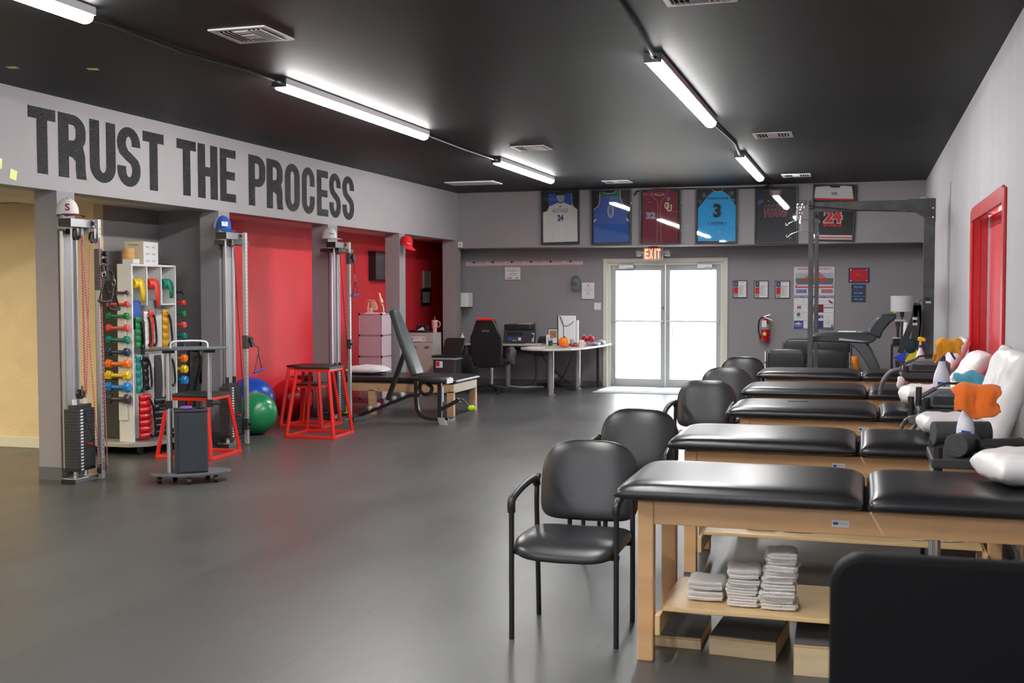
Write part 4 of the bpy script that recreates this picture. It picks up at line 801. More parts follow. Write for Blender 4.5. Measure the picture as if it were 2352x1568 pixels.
# ================================================================ FRAMED JERSEYS
def col2(n, c, r=.7): return mat('print_' + n, c, r)
J = {n: col2(n, c) for n, c in dict(white=(.62, .62, .60), royal=(.01, .09, .38), blue=(.008, .07, .33), navy=(.02, .035, .09), green=(.01, .15, .06), maroon=(.17, .012, .03), grey=(.35, .35, .36), black=(.008, .009, .011), sky=(.01, .34, .72), skyl=(.10, .50, .85), red=(.60, .01, .02), cream=(.72, .62, .40), pink=(.30, .14, .17), steel=(.28, .36, .42)).items()}
class Gfx:
    def __init__(s, parent, box, w, h, y0=-.016): s.p = parent; s.b = box; s.w = w; s.h = h; s.y = y0; s.k = 0
    def q(s, x, y): a, b, c, d = s.b; return ((x - (a + c) / 2) / (c - a) * s.w, -(y - (b + d) / 2) / (d - b) * s.h)
    def poly(s, pts, m, name='panel'):
        s.k += 1; return B().prism([s.q(*p) for p in pts], (0, s.y - .0006 * s.k, 0), X, Z, (0, -.0006, 0)).obj(name, m, s.p)
    def line(s, pts, t, m, name='trim_line', closed=False):
        s.k += 1; return B().ribbon([s.q(*p) for p in pts], t, (0, s.y - .0006 * s.k, 0), X, Z, (0, -.0006, 0), closed).obj(name, m, s.p)
    def text(s, st, x, y, hpx, wpx, m, name='lettering', fat=.02, shear=0):
        s.k += 1; u, v = s.q(x, y); a, b, c, d = s.b
        return text(st, m, (u, s.y - .0006 * s.k, v), X, Z, hpx / (d - b) * s.h, wpx / (c - a) * s.w, s.p, name, fat=fat, shear=shear)
def jframe(lab, x0, x1, z0, z1, box, tilt=0):
    t = thing('framed_jersey', lab, 'framed jersey', ((x0 + x1) / 2, YB, (z0 + z1) / 2), group='framed jerseys along the bulkhead', rot=(0, tilt, 0)); w, h = x1 - x0, z1 - z0
    e = .022
    B().box(-w / 2, -w / 2 + e, -.045, 0, -h / 2, h / 2).box(w / 2 - e, w / 2, -.045, 0, -h / 2, h / 2).box(-w / 2 + e, w / 2 - e, -.045, 0, -h / 2, -h / 2 + e).box(-w / 2 + e, w / 2 - e, -.045, 0, h / 2 - e, h / 2).obj('frame', m_black, t, bev=.003)
    B().box(-w / 2 + e, w / 2 - e, -.015, -.005, -h / 2 + e, h / 2 - e).obj('backing', J['black'], t)
    B().box(-w / 2 + e, w / 2 - e, -.040, -.038, -h / 2 + e, h / 2 - e).obj('glass', glassy('picture_glass', .03), t)
    for zz in (h * .24, -h * .26): B().cyl((w / 2 + .004, -.03, zz - .008), (w / 2 + .004, -.03, zz + .008), .007, n=8).obj('hinge', mat('brass', (.75, .5, .2), .25, 1), t)
    return Gfx(t, box, w, h)
g = jframe('framed white jersey number 24 with blue shoulders, leftmost', -5.067, -4.422, 2.37, 3.245, (55, 105, 670, 950))
g.poly([(85, 440), (150, 420), (180, 360), (178, 150), (275, 148), (300, 210), (340, 290), (400, 290), (435, 210), (455, 140), (545, 148), (548, 300), (575, 370), (635, 410), (640, 905), (88, 915)], J['white'], 'jersey')
g.poly([(178, 150), (275, 148), (290, 230), (330, 290), (182, 350)], J['royal'], 'shoulder'); g.poly([(455, 140), (545, 148), (546, 345), (415, 292), (440, 230)], J['royal'], 'shoulder')
g.poly([(285, 180), (450, 175), (435, 230), (400, 285), (340, 285), (300, 230)], J['steel'], 'neck'); g.line([(275, 148), (298, 225), (335, 290), (370, 305), (405, 290), (435, 220), (455, 140)], .014, J['navy']); g.line([(545, 150), (550, 320), (580, 370), (635, 405)], .006, J['white'])
g.text('MUSTANGS', 362, 418, 62, 250, col2('outline_blue', (.10, .14, .22)), fat=.04, shear=.2); g.text('MUSTANGS', 362, 418, 48, 236, J['white'], fat=-.005, shear=.2); g.text('24', 366, 532, 100, 98, J['navy'], 'number', .05)
g.poly([(343, 362), (383, 362), (363, 338)], J['black'], 'mark')
g = jframe('framed royal blue jersey number 0 with green collar', -4.228, -3.57, 2.355, 3.242, (850, 95, 1490, 945))
g.poly([(885, 405), (950, 370), (985, 300), (988, 140), (1040, 128), (1070, 155), (1200, 155), (1255, 120), (1312, 120), (1315, 240), (1360, 330), (1440, 380), (1460, 905), (893, 915)], J['blue'], 'jersey')
g.poly([(988, 140), (1040, 128), (1070, 155), (1200, 155), (1255, 120), (1312, 120), (1313, 215), (1160, 190), (987, 210)], J['green'], 'collar'); g.line([(988, 140), (985, 290), (960, 350), (885, 403)], .008, J['white']); g.line([(1312, 120), (1316, 240), (1365, 335), (1440, 380)], .008, J['white']); g.line([(1040, 128), (1075, 155), (1200, 155), (1255, 120)], .007, J['white'])
g.text('0', 1162, 425, 215, 98, J['white'], 'number', .05); g.text('0', 1162, 425, 190, 74, J['blue'], 'number', .04); g.text('0', 1162, 425, 160, 52, J['grey'], 'number', .0)
for s in (0, 1):
    f = lambda x: x if not s else 2340 - x
    for yy, mm in ((465, J['green']), (535, J['white']), (600, J['green'])): g.poly([(f(888), yy + 40), (f(928), yy), (f(928), yy + 35), (f(888), yy + 62)], mm, 'side_stripe')
g.poly([(890, 620), (1455, 625), (1460, 905), (893, 915)], J['royal'], 'hem')
g = jframe('framed maroon baseball jersey number 32 with OU', -3.427, -2.775, 2.358, 3.228, (1635, 85, 2280, 930))
g.poly([(1680, 125), (1800, 110), (2085, 110), (2225, 130), (2240, 905), (1662, 910)], J['maroon'], 'jersey')
for dx in (0, 16):
    g.line([(1800 + dx, 112), (1815 + dx, 190), (1900 + dx * .6, 270), (1912 + dx * .4, 330), (1905 + dx * .5, 640), (1895 + dx * .6, 908)], .005, J['pink']); g.line([(2078 - dx, 112), (2060 - dx, 190), (1975 - dx * .6, 270), (1960 - dx * .4, 330), (1962 - dx * .3, 640), (1980 - dx * .6, 908)], .005, J['pink'])
g.line([(1870, 165), (1900, 182), (1990, 182), (2018, 165)], .008, J['white']); g.text('OKLAHOMA', 1944, 150, 22, 140, J['pink']); g.text('32', 1805, 492, 108, 155, J['grey'], 'number', .06); g.text('O', 2060, 345, 108, 80, J['cream'], 'emblem', .02); g.text('U', 2098, 380, 108, 80, J['cream'], 'emblem', .02)
g.poly([(2110, 242), (2100, 265), (2085, 272), (2068, 262), (2062, 242), (2072, 220), (2088, 213), (2104, 222)], J['grey'], 'patch'); g.text('S', 2086, 242, 30, 24, J['navy']); g.line([(1768, 282), (1780, 295), (1805, 278)], .006, J['grey'], 'mark')
g = jframe('framed bright blue jersey number 3 with black floral sleeves', -2.539, -1.887, 2.35, 3.22, (80, 105, 640, 850))
g.poly([(108, 150), (300, 130), (445, 130), (612, 150), (612, 820), (108, 815)], J['black'], 'sleeve'); g.poly([(108, 375), (170, 300), (240, 210), (310, 150), (375, 158), (440, 150), (520, 210), (580, 300), (612, 355), (610, 820), (108, 815)], J['sky'], 'jersey')
r = random.Random(5)
for cx, cy in ((190, 200), (555, 190), (130, 290), (600, 270)):
    for k in range(6): a = k * 1.05 + r.random(); g.line([(cx, cy), (cx + 22 * math.cos(a), cy + 26 * math.sin(a)), (cx + 38 * math.cos(a + .5), cy + 42 * math.sin(a + .5))], .004, J['grey'], 'petal_line') if 108 < cx + 45 * math.cos(a + .5) < 612 and cy + 42 * math.sin(a + .5) < 330 else 0
for k in range(26):
    cx, cy, R_ = r.uniform(140, 580), r.uniform(380, 780), r.uniform(14, 40); a0 = r.uniform(0, 6)
    g.line([(max(112, min(608, cx + R_ * (1 - i * .05) * math.cos(a0 + i * .4))), min(812, cy + R_ * (1 - i * .05) * math.sin(a0 + i * .4))) for i in range(11)], .004, J['skyl'], 'scroll_line')
g.line([(300, 132), (340, 155), (410, 155), (445, 132)], .006, J['white']); g.text('TRAINING ROOM', 372, 247, 28, 285, J['navy'], fat=.02); g.text('3', 366, 410, 185, 100, J['black'], 'number', .05)
g.text('CUSTOM', 365, 572, 20, 170, J['navy'], fat=.05); g.text('ATHLETICS', 365, 595, 12, 160, J['navy']); g.line([(240, 560), (262, 600)], .008, J['navy']); g.line([(490, 560), (468, 600)], .008, J['navy'])
g = jframe('framed black football jersey reading CRIMSON WAVE', -1.632, -.978, 2.34, 3.22, (870, 85, 1445, 845))
g.poly([(905, 160), (1070, 120), (1235, 120), (1400, 160), (1420, 300), (1415, 810), (910, 812), (900, 300)], col2('charcoal', (.017, .018, .022)), 'jersey'); g.poly([(960, 140), (1070, 118), (1072, 135), (1000, 160)], col2('darkmaroon', (.08, .01, .012)), 'shoulder')
g.poly([(1095, 140), (1210, 138), (1200, 195), (1150, 235), (1105, 200)], J['grey'], 'neck'); g.line([(1075, 125), (1085, 190), (1150, 255), (1215, 190), (1225, 125)], .022, J['pink']); g.line([(1085, 130), (1097, 190), (1150, 238), (1205, 190), (1214, 130)], .012, J['maroon'])
g.text('CRIMSON', 1155, 362, 66, 320, J['pink'], fat=.05, shear=.25); g.text('CRIMSON', 1155, 362, 52, 304, J['black'], fat=.01, shear=.25); g.text('WAVE', 1155, 445, 96, 320, J['pink'], fat=.06, shear=.25); g.text('WAVE', 1155, 445, 78, 300, J['maroon'], fat=.01, shear=.25)
g.poly([(905, 290), (960, 248), (998, 285), (925, 340)], col2('slate_blue', (.05, .08, .2)), 'patch'); g.poly([(1045, 262), (1072, 288), (1050, 282)], J['grey'], 'mark'); g.text('UA', 1347, 773, 16, 32, J['grey'])
g = jframe('framed black and white hockey jersey number 24 reading SPONSOR', -.775, -.13, 2.365, 3.225, (1645, 50, 2215, 800), .045)
g.poly([(1662, 235), (1680, 90), (1855, 75), (1885, 95), (1990, 95), (2010, 65), (2150, 75), (2182, 235), (2185, 790), (1740, 795), (1700, 790), (1690, 270)], J['black'], 'jersey')
g.poly([(1662, 235), (1680, 90), (1855, 75), (1885, 95), (1990, 95), (2010, 65), (2150, 75), (2182, 240)], J['white'], 'yoke'); g.poly([(1662, 237), (2182, 237), (2182, 262), (1662, 262)], J['red'], 'stripe'); g.text('NAHL', 1930, 170, 38, 80, col2('bluemark', (.02, .08, .4)), 'emblem', .03, .2); g.line([(1890, 185), (1920, 205), (1965, 195), (1975, 180)], .004, J['red'])
g.text('24', 1930, 470, 195, 250, J['white'], 'number', .08); g.text('24', 1930, 470, 175, 226, J['red'], 'number', .05); g.text('SPONSOR', 1930, 590, 44, 250, J['red'], fat=.03)
g.poly([(1690, 728), (2190, 718), (2190, 742), (1690, 750)], J['white'], 'stripe'); g.poly([(1690, 750), (2190, 742), (2190, 758), (1690, 768)], J['red'], 'stripe'); g.poly([(1690, 768), (2190, 758), (2190, 775), (1690, 785)], J['white'], 'stripe')
tag(B().box(-3.535, -3.475, 18.242, 18.25, 2.83, 2.94).obj('blank_plate', mat('plate_gray', (.24, .23, .235), .5), bev=.002), 'grey blank wall plate between the blue and maroon jerseys', 'wall plate')
t = thing('wall_sensor', 'small white sensor on the corner below the bulkhead', 'sensor', (-6.48, 18.25, 2.39)); B().box(-.04, .04, -.03, 0, -.045, .045).obj('case', m_white, t, bev=.006); B().cyl((0, -.034, 0), (0, -.03, 0), .018, n=14).obj('lens', mat('lens_grey', (.4, .4, .42), .2), t)
# ---------------------------------------------------------------- exit sign
t = thing('exit_sign', 'lit red EXIT sign hanging above the glass door', 'sign', (-3.27, 18.55, 2.21))
B().box(-.165, .165, -.025, .025, -.105, .105).obj('case', mat('sign_case', (.36, .34, .35), .35), t, bev=.008); B().box(-.075, .075, -.02, .02, .105, .12).obj('canopy', mat('canopy_red', (.5, .05, .04), .5), t)
for k, (ch, xx) in enumerate(zip('EXIT', (-.105, -.03, .036, .09))): text(ch, mat('exit_glow', (.9, .1, .05), .5, emit=(1, .13, .06), estr=3.2), (xx, -.0265, 0), X, Z, .165, .062 if ch != 'I' else .02, t, 'letter', fat=.03)
for s in (-1, 1):
    B().cyl((s * .165, 0, .03), (s * .19, 0, .03), .012, n=8).obj('lamp_arm', m_alu, t); B().cbox((s * .235, -.01, .01), (.09, .06, .095), rot=(0, s * .1, -s * .3)).obj('lamp_head', mat('lamp_lens', (.32, .32, .33), .2), t, bev=.014)
B().box(.135, .15, -.027, -.025, -.05, .035).obj('side_label', m_blk2, t)
# ================================================================ BACK WALL ITEMS
t = thing('paper_banner', 'long white and red paper banner repeating PORTLAND on the back wall', 'banner', (-5.587, YW, 2.103), rot=(0, -.003, 0))
B().box(-1.05, 1.05, -.003, 0, -.05, .05).obj('strip', mat('banner_paper', (.62, .50, .51), .7), t)
for k in range(6):
    x = -.94 + k * .345; text('P', J['red'], (x, -.0035, .012), X, Z, .035, .03, t); B().cyl((x + .045, -.006, .01), (x + .045, -.003, .01), .022, n=12).obj('rose_emblem', J['maroon'], t); text('RTLAND', J['red'], (x + .16, -.0035, .010), X, Z, .035, .18, t)
def paper(nm, lab, cat, x0, x1, z0, z1, fr=None, e=.012, m=None, y=YW, grp=None):
    t = thing(nm, lab, cat, ((x0 + x1) / 2, y - .002, (z0 + z1) / 2), group=grp); w, h = (x1 - x0) / 2, (z1 - z0) / 2
    if fr: B().box(-w, -w + e, -.02, 0, -h, h).box(w - e, w, -.02, 0, -h, h).box(-w + e, w - e, -.02, 0, -h, -h + e).box(-w + e, w - e, -.02, 0, h - e, h).obj('frame', fr, t, bev=.002)
    B().box(-w + (e if fr else 0), w - (e if fr else 0), -.010, 0, -h + (e if fr else 0), h - (e if fr else 0)).obj('sheet', m or m_paper, t); return t, w, h
def lines(t, rows, y=-.0115, m=None):
    b = B()
    for x0, x1, z, hh in rows: b.box(x0, x1, y, y + .001, z - hh / 2, z + hh / 2)
    o = b.obj('print', m or col2('text_grey', (.25, .25, .27)), t); o['kind'] = 'stuff'; return o
t, w, h = paper('certificate', 'white landscape certificate under the banner', 'certificate', -5.915, -5.628, 1.806, 2.028, m_alu, .005)
lines(t, [(-.1, .1, .07, .005), (-.12, .12, .045, .007), (-.05, .05, .028, .006), (-.06, .07, -.005, .010), (-.1, .1, -.03, .004), (-.1, .1, -.04, .003), (.05, .10, -.08, .02)]); lines(t, [(-.10, -.01, -.08, .014)], m=J['red'])
t, w, h = paper('certificate', 'white portrait certificate beside the grey cap', 'certificate', -4.553, -4.328, 1.473, 1.76, m_alu, .005)
lines(t, [(-.015, .015, .09, .025), (-.05, .05, .055, .004), (-.085, .085, .025, .006), (-.06, .06, -.005, .004), (-.03, .03, -.035, .006), (-.035, .035, -.05, .004), (-.02, .02, -.07, .004)])
t, w, h = paper('light_switch', 'white double light switch plate beside the glass door', 'switch', -4.339, -4.222, 1.295, 1.413, None); B().box(-.04, -.01, -.014, -.01, -.03, .03).obj('rocker', m_white, t, bev=.003); B().box(.012, .042, -.014, -.01, -.03, .03).obj('rocker', m_white, t, bev=.003)
t = thing('towel_dispenser', 'white paper towel dispenser at the corner behind the last column', 'dispenser', (-6.70, 18.62, 1.34)); B().box(.0, .27, -.14, .12, 0, .245).obj('case', m_white, t, bev=.015); B().box(.01, .26, -.13, .11, -.02, .0).obj('outlet', m_black, t)
for k, (a, b_, z0, z1) in enumerate(((-2.033, -1.804, 1.494, 1.777), (-1.695, -1.465, 1.489, 1.773), (-1.364, -1.127, 1.486, 1.768))):
    t, w, h = paper('framed_profile', ['framed staff profile sheet nearest the glass door', 'middle of the three framed staff profile sheets', 'framed staff profile sheet nearest the large poster'][k], 'picture frame', a, b_, z0, z1, m_black, .012, grp='framed profile sheets on the back wall')
    B().box(-w + .02, -.028, -.0115, -.01, .03, h - .015).obj('portrait_panel', J['navy'], t); B().sell((-.062, -.012, .085), (.011, .001, .015), .8, .8, 6, 12).obj('face', col2('skin', (.5, .27, .18)), t); B().box(-w + .02, -.028, -.0115, -.01, -.07, .03).obj('red_panel', J['red'], t); B().box(-w + .02, -.028, -.0115, -.01, -h + .015, -.07).obj('emblem_panel', J['grey'], t)
    text('MEET', m_paper, (-.064, -.0116, .038), X, Z, .014, .06, t); text(('Samantha', 'Justin', 'James')[k], J['black'], (.035, -.011, .108), X, Z, .012, .075, t); lines(t, [(-.02, .09, .055, .006)], m=J['red']); lines(t, [(-.02, .05 + .03 * math.sin(i * 2.3 + k), .04 - i * .012, .005) for i in range(12)])
# poster
t, w, h = paper('sports_poster', 'tall team poster with group photo and sponsor squares on the back wall', 'poster', -1.067, -.443, .997, 1.988, None, m=mat('poster_paper', (.62, .60, .64), .45))
g = Gfx(t, (1065, 90, 1695, 1075), 2 * w, 2 * h, -.0103)
g.text('2025 GREGORY-', 1215, 122, 24, 175, J['red'], fat=.03); g.text('COMMUNITY WILDCATS', 1500, 122, 24, 290, J['red'], fat=.03)
g.poly([(1092, 185), (1680, 185), (1680, 425), (1092, 425)], col2('sky_pale', (.42, .45, .52)), 'team_photo'); g.poly([(1092, 270), (1680, 270), (1680, 340), (1092, 340)], col2('grass_print', (.10, .17, .06)), 'field'); g.poly([(1092, 380), (1680, 380), (1680, 420), (1092, 420)], J['red'], 'front_band')
def crowd(x0, x1, y0, rows, n, m1, m2, s=12, dy=16):
    b = B(); c = B()
    for i in range(rows):
        k = n - (rows - i) * 2 if rows > 4 else n
        for j in range(k):
            xx = (x0 + x1) / 2 + (j - (k - 1) / 2) * (x1 - x0) / n; u, v = g.q(xx, y0 + i * dy); e = s / 630 * 2 * w
            b.box(u - e * .45, u + e * .45, g.y - .004, g.y - .003, v - e * .9, v); c.box(u - e * .22, u + e * .22, g.y - .004, g.y - .003, v, v + e * .45)
    o = b.obj('team_figures', m1, t); o['kind'] = 'stuff'; o = c.obj('team_faces', m2, t); o['kind'] = 'stuff'
sk = col2('skin', 0); crowd(1150, 1640, 178, 9, 26, J['red'], sk, 15, 17); crowd(1110, 1670, 335, 1, 20, col2('bluemark', 0), sk, 26); crowd(1110, 1670, 372, 1, 16, J['white'], J['navy'], 34)
crowd(1100, 1265, 448, 4, 11, col2('bluemark', 0), sk, 13, 15); crowd(1495, 1670, 448, 4, 11, J['red'], J['navy'], 13, 15)
g.poly([(1075, 545), (1690, 545), (1690, 580), (1075, 580)], col2('bandblue', (.03, .04, .22)), 'slogan_band'); g.text('ONCE A WILDCAT', 1210, 562, 20, 250, m_paper, fat=.03); g.text('ALWAYS A WILDCAT', 1540, 562, 20, 290, m_paper, fat=.03)
for i, (ya, yb) in enumerate(((585, 682), (686, 810), (815, 940), (944, 1066))):
    for j, (xa, xb) in enumerate(((1070, 1218), (1222, 1375), (1378, 1530), (1533, 1690))): g.poly([(xa, ya), (xb, ya), (xb, yb), (xa, yb)], {(3, 0): col2('bluemark', 0), (1, 2): J['maroon'], (3, 2): J['navy'], (3, 3): m_paper}.get((i, j), m_paper), 'sponsor_square')
g.text('I', 1132, 730, 48, 34, J['red'], 'logo', .06, .2); g.text('G', 1165, 730, 48, 36, J['navy'], 'logo', .06, .2); g.line([(1090, 786), (1195, 786)], .003, J['navy']); g.text('ETEC', 1598, 735, 22, 110, J['navy'], 'logo', .03); g.text('SG', 1480, 880, 60, 90, col2('bluemark', 0), 'logo', .08); g.text('f', 1665, 730, 40, 16, J['navy'], 'logo')
for dx, dy in ((-16, -12), (16, -12), (0, -26), (-14, 8), (14, 8)): g.poly([(1143 + dx + 12 * math.cos(a), 850 + dy + 12 * math.sin(a)) for a in [i * .785 for i in range(8)]], J['green'], 'clover_leaf')
g.line([(1143, 850), (1143, 882)], .004, J['green']); g.line([(1100, 892), (1190, 892)], .003, J['navy'], 'print_line')
g.poly([(1082, 985), (1122, 985), (1122, 970), (1162, 970), (1162, 985), (1202, 985), (1192, 1002), (1162, 1002), (1162, 1008), (1122, 1008), (1122, 1002), (1075, 1002)], J['cream'], 'bow_tie_emblem'); g.line([(1085, 1028), (1200, 1028)], .006, m_paper, 'print_line')
g.poly([(1615, 615), (1635, 612), (1637, 635), (1672, 640), (1668, 660), (1650, 672), (1640, 660), (1612, 650)], J['navy'], 'state_shape'); g.poly([(1637, 636), (1672, 640), (1668, 660), (1650, 672)], J['red'], 'state_shape')
g.poly([(1533, 1045), (1690, 1045), (1690, 1066), (1533, 1066)], col2('grass_print', 0), 'grass_strip'); g.poly([(1655, 1050), (1658, 1000), (1665, 990), (1672, 1000), (1678, 1050)], J['navy'], 'figure_silhouette'); g.line([(1560, 968), (1650, 968)], .004, J['navy'], 'print_line')
for (xa, ya) in ((1090, 610), (1190, 605), (1190, 640), (1255, 720), (1255, 880), (1560, 870), (1560, 900), (1440, 620), (1560, 625), (1570, 995)): g.line([(xa, ya), (xa + 60, ya)], .004, J['steel'], 'print_line')
for yy in (684, 812, 942): g.line([(1070, yy), (1690, yy)], .002, J['red'], 'rule')
t, w, h = paper('award_plaque', 'red award plaque in a dark frame on the back wall', 'plaque', -.23, .08, 1.735, 1.968, J['navy'], .02, m=J['red'])
for sx in (-1, 1):
    for sz in (-1, 1): B().cyl((sx * .12, -.014, sz * .085), (sx * .12, -.010, sz * .085), .005, n=8).obj('rivet', m_chrome, t)
text('PARTNER OF THE YEAR', J['pink'], (0, -.0105, .062), X, Z, .010, .18, t); text('SCHOOL ATHLETICS', J['pink'], (0, -.0105, -.085), X, Z, .010, .17, t); lines(t, [(-.03, .03, .02, .006), (-.04, .04, .005, .006), (-.02, .03, -.01, .006), (.05, .09, -.04, .006)], m=J['pink'])
for k, z in enumerate((1.667, 1.573, 1.475)):
    t, w, h = paper('year_plate', ['topmost small blue year plate under the plaque', 'middle small blue year plate under the plaque', 'lowest small blue year plate under the plaque'][k], 'plaque', -.183, .026, z - .04, z + .04, mat('plate_frame', (.03, .03, .03), .4), .012, m=col2('plateblue', (.01, .08, .25)), grp='blue year plates in a column'); text(('2023 - 2024', '2024 - 2025', '2025 - 2026')[k], m_silver, (0, -.0105, 0), X, Z, .022, .12, t)
# extinguisher
t = thing('fire_extinguisher', 'red fire extinguisher with black hose on the back wall', 'extinguisher', (-1.50, 18.86, .80))
B().lathe([(0, 0), (.062, 0), (.068, .012), (.068, .28), (.06, .315), (.03, .345), (.022, .36), (.0, .36)], n=24).obj('cylinder', mat('ext_red', (.5, .008, .01), .25), t, smooth=True); B().cyl((0, 0, .355), (0, 0, .395), .02, n=14).obj('valve', m_steel, t, smooth=True)
B().bar((-.03, -.01, .395), (.075, -.01, .43), .022, .012).obj('lever', m_chrome, t, bev=.002); B().bar((-.01, -.01, .385), (.11, -.01, .335), .02, .01).obj('carry_handle', m_chrome, t, bev=.002)
B().tube([(-.02, -.01, .385), (-.08, -.01, .375), (-.115, -.01, .30), (-.11, -.01, .15), (-.085, -.02, .10)], .011, 8, smooth=2).obj('hose', m_black, t, smooth=True); B().cyl((-.085, -.02, .11), (-.08, -.02, .04), .012, .016, n=10).obj('nozzle', m_black, t, smooth=True)
B().lathe([(.069, .19), (.0695, .20), (.0695, .265), (.069, .275)], n=24).obj('upper_band', mat('ext_band', (.3, .3, .32), .4), t, smooth=True); B().box(-.055, .02, -.078, -.074, .23, .335).obj('tag', m_paper, t); B().cyl((-.01, -.0715, .12), (-.01, -.067, .12), .03, n=16).obj('yellow_badge', mat('badge_yellow', (.7, .55, .1), .5), t)
B().box(-.02, .02, .06, .09, .2, .4).obj('bracket', m_darksteel, t)
# frames on the red wall (facing +x)
def xframe(lab, y0, y1, z0, z1, th, e, fm, sm_):
    t = thing('wall_picture', lab, 'picture frame', (-7.4, (y0 + y1) / 2, (z0 + z1) / 2)); w, h = (y1 - y0) / 2, (z1 - z0) / 2
    B().box(0, th, -w, -w + e, -h, h).box(0, th, w - e, w, -h, h).box(0, th, -w + e, w - e, -h, -h + e).box(0, th, -w + e, w - e, h - e, h).obj('frame', fm, t, bev=.002); B().box(0, th * .7, -w + e, w - e, -h + e, h - e).obj('sheet', sm_, t)
    b = B()
    for k in range(9): b.box(th * .7, th * .7 + .001, -w * .6, w * (.3 + .3 * math.sin(k * 1.7)), h * .6 - k * h * .14, h * .6 - k * h * .14 + .006)
    o = b.obj('print', col2('text_grey', 0), t); o['kind'] = 'stuff'
xframe('thick black framed picture half hidden by the fourth column', 16.55, 17.2, 1.78, 2.24, .12, .02, m_black, m_steel); xframe('pale document frame on the red wall of the last bay', 18.85, 19.18, 1.675, 1.97, .03, .008, mat('frame_sage', (.35, .38, .35), .5), mat('doc_pale', (.42, .44, .43), .6)); xframe('black framed beige document below the pale one', 18.74, 19.2, 1.36, 1.655, .03, .05, m_black, mat('doc_beige', (.45, .44, .34), .6))
# ================================================================ CUBE ORGANISER, CABINET, BIN
t = thing('cube_organizer', 'pinkish translucent stacked cube organiser before the red wall', 'shelf', (-6.955, 15.22, .06)); mp_ = mat('cube_panel', (.52, .40, .46), .35)
for k in range(4):
    B().box(.012, .338, -.004, .0, k * .305 + .012, k * .305 + .293).obj('cube_door', mp_, t); B().box(0, .35, .005, .012, k * .305 + .006, k * .305 + .012).box(0, .006, 0, .34, k * .305 + .01, k * .305 + .295).box(.344, .35, 0, .34, k * .305 + .01, k * .305 + .295).obj('cube_panel', mp_, t)
for k in range(5):
    B().box(0, .35, 0, .34, k * .305 - .003, k * .305 + .003).obj('cube_shelf', mp_, t)
    for xx in (0, .35): B().sell((xx, -.006, k * .305), (.018, .012, .018), .9, .9, 6, 12).obj('connector', m_black, t, smooth=2)
for xx in (0, .35): B().cyl((xx, -.002, 0), (xx, -.002, 1.22), .006, n=6).obj('edge_rod', mat('cube_rod', (.6, .5, .58), .3), t)
m_bone = mat('bone', (.72, .52, .30), .5)
t = thing('shoulder_model', 'bone model of a shoulder on the cube organiser', 'anatomical model', (-6.80, 15.32, 1.285)); B().box(-.09, .09, -.05, .05, 0, .018).obj('base', m_pillow, t, bev=.003); B().box(-.015, .03, -.04, -.036, .018, .09).obj('card', m_paper, t)
B().tube([(-.06, 0, .018), (-.065, 0, .10), (-.05, 0, .17)], [.014, .011, .02], 8, smooth=1).obj('humerus', m_bone, t, smooth=True); B().sell((.03, .01, .12), (.05, .016, .07), .8, .7, 10, 20, f=lambda p: Vector((p.x - p.z * .3, p.y, p.z))).obj('shoulder_blade', m_bone, t, smooth=2); B().tube([(-.07, 0, .19), (-.02, -.01, .2), (.05, 0, .19)], .010, 8, smooth=1).obj('collarbone', m_bone, t, smooth=True)
t = thing('knee_model', 'tall bone model of a knee on the cube organiser', 'anatomical model', (-6.645, 15.34, 1.285)); B().cyl((0, 0, 0), (0, 0, .018), .045, n=18).obj('base', m_pillow, t, smooth=True); B().tube([(.02, 0, .018), (.015, 0, .10), (-.01, 0, .14)], [.012, .012, .026], 8, smooth=1).obj('shin_bone', m_bone, t, smooth=True); B().tube([(-.01, 0, .16), (-.02, 0, .20), (-.05, 0, .30)], [.028, .016, .013], 8, smooth=1).obj('thigh_bone', m_bone, t, smooth=True)
t = thing('filing_cabinet', 'greige two drawer filing cabinet with recycling label', 'cabinet', (-7.06, 17.2, 0)); B().box(0, .495, .014, .34, 0, .945).obj('body', m_greige, t, bev=.004); B().box(.01, .485, 0, .013, .80, .925).obj('drawer_front', m_greige, t, bev=.003); B().box(.01, .485, 0, .013, .03, .79).obj('door', m_greige, t, bev=.003)
for xx in (.13, .34): B().box(xx, xx + .08, -.012, .0, .70, .73).obj('handle', m_steel, t, bev=.004)
lb = B().box(.10, .35, -.004, -.001, .805, .885).obj('recycling_label', m_paper, t); text('RECYCLING', J['navy'], (.225, -.0045, .855), X, Z, .016, .11, lb); 
for xx in (.13, .32): B().tube([(xx + .016 * math.cos(a), -.0045, .85 + .016 * math.sin(a)) for a in [2 * PI * i / 12 for i in range(12)]], .004, 4, closed=True).obj('arrows_symbol', J['navy'], lb)
tag(B().sell((-6.86, 17.36, .965), (.18, .12, .02), .5, .5).obj('black_tray', m_black, smooth=2), 'flat black tray on the filing cabinet', 'tray'); tag(B().box(-6.93, -6.74, 17.36, 17.45, .985, 1.06).obj('dark_case', m_leather, bev=.01), 'black case on top of the filing cabinet', 'case'); tag(B().prism([(-.06, 0), (.06, 0), (.03, .05)], (-6.83, 17.3, .985), X, Z, (0, .03, 0)).obj('crumpled_paper', m_paper), 'white paper on the black tray', 'paper')
t = thing('tumbler', 'pink speckled tumbler with handle and straw', 'cup', (-6.625, 17.40, .946)); B().lathe([(0, 0), (.032, 0), (.034, .06), (.048, .09), (.05, .20), (.0, .20)], n=20).obj('body', mat('tumbler_pink', (.66, .36, .34), .4, var=.4, vscale=70), t, smooth=True); B().tube([(.05, 0, .18), (.09, 0, .17), (.095, 0, .12), (.08, 0, .09), (.048, 0, .09)], .008, 8, smooth=1).obj('handle', mat('tumbler_pink', 0), t, smooth=True); B().cyl((.0, 0, .19), (.004, 0, .255), .005, n=8).obj('straw', mat('straw_pink', (.75, .25, .4), .4), t)
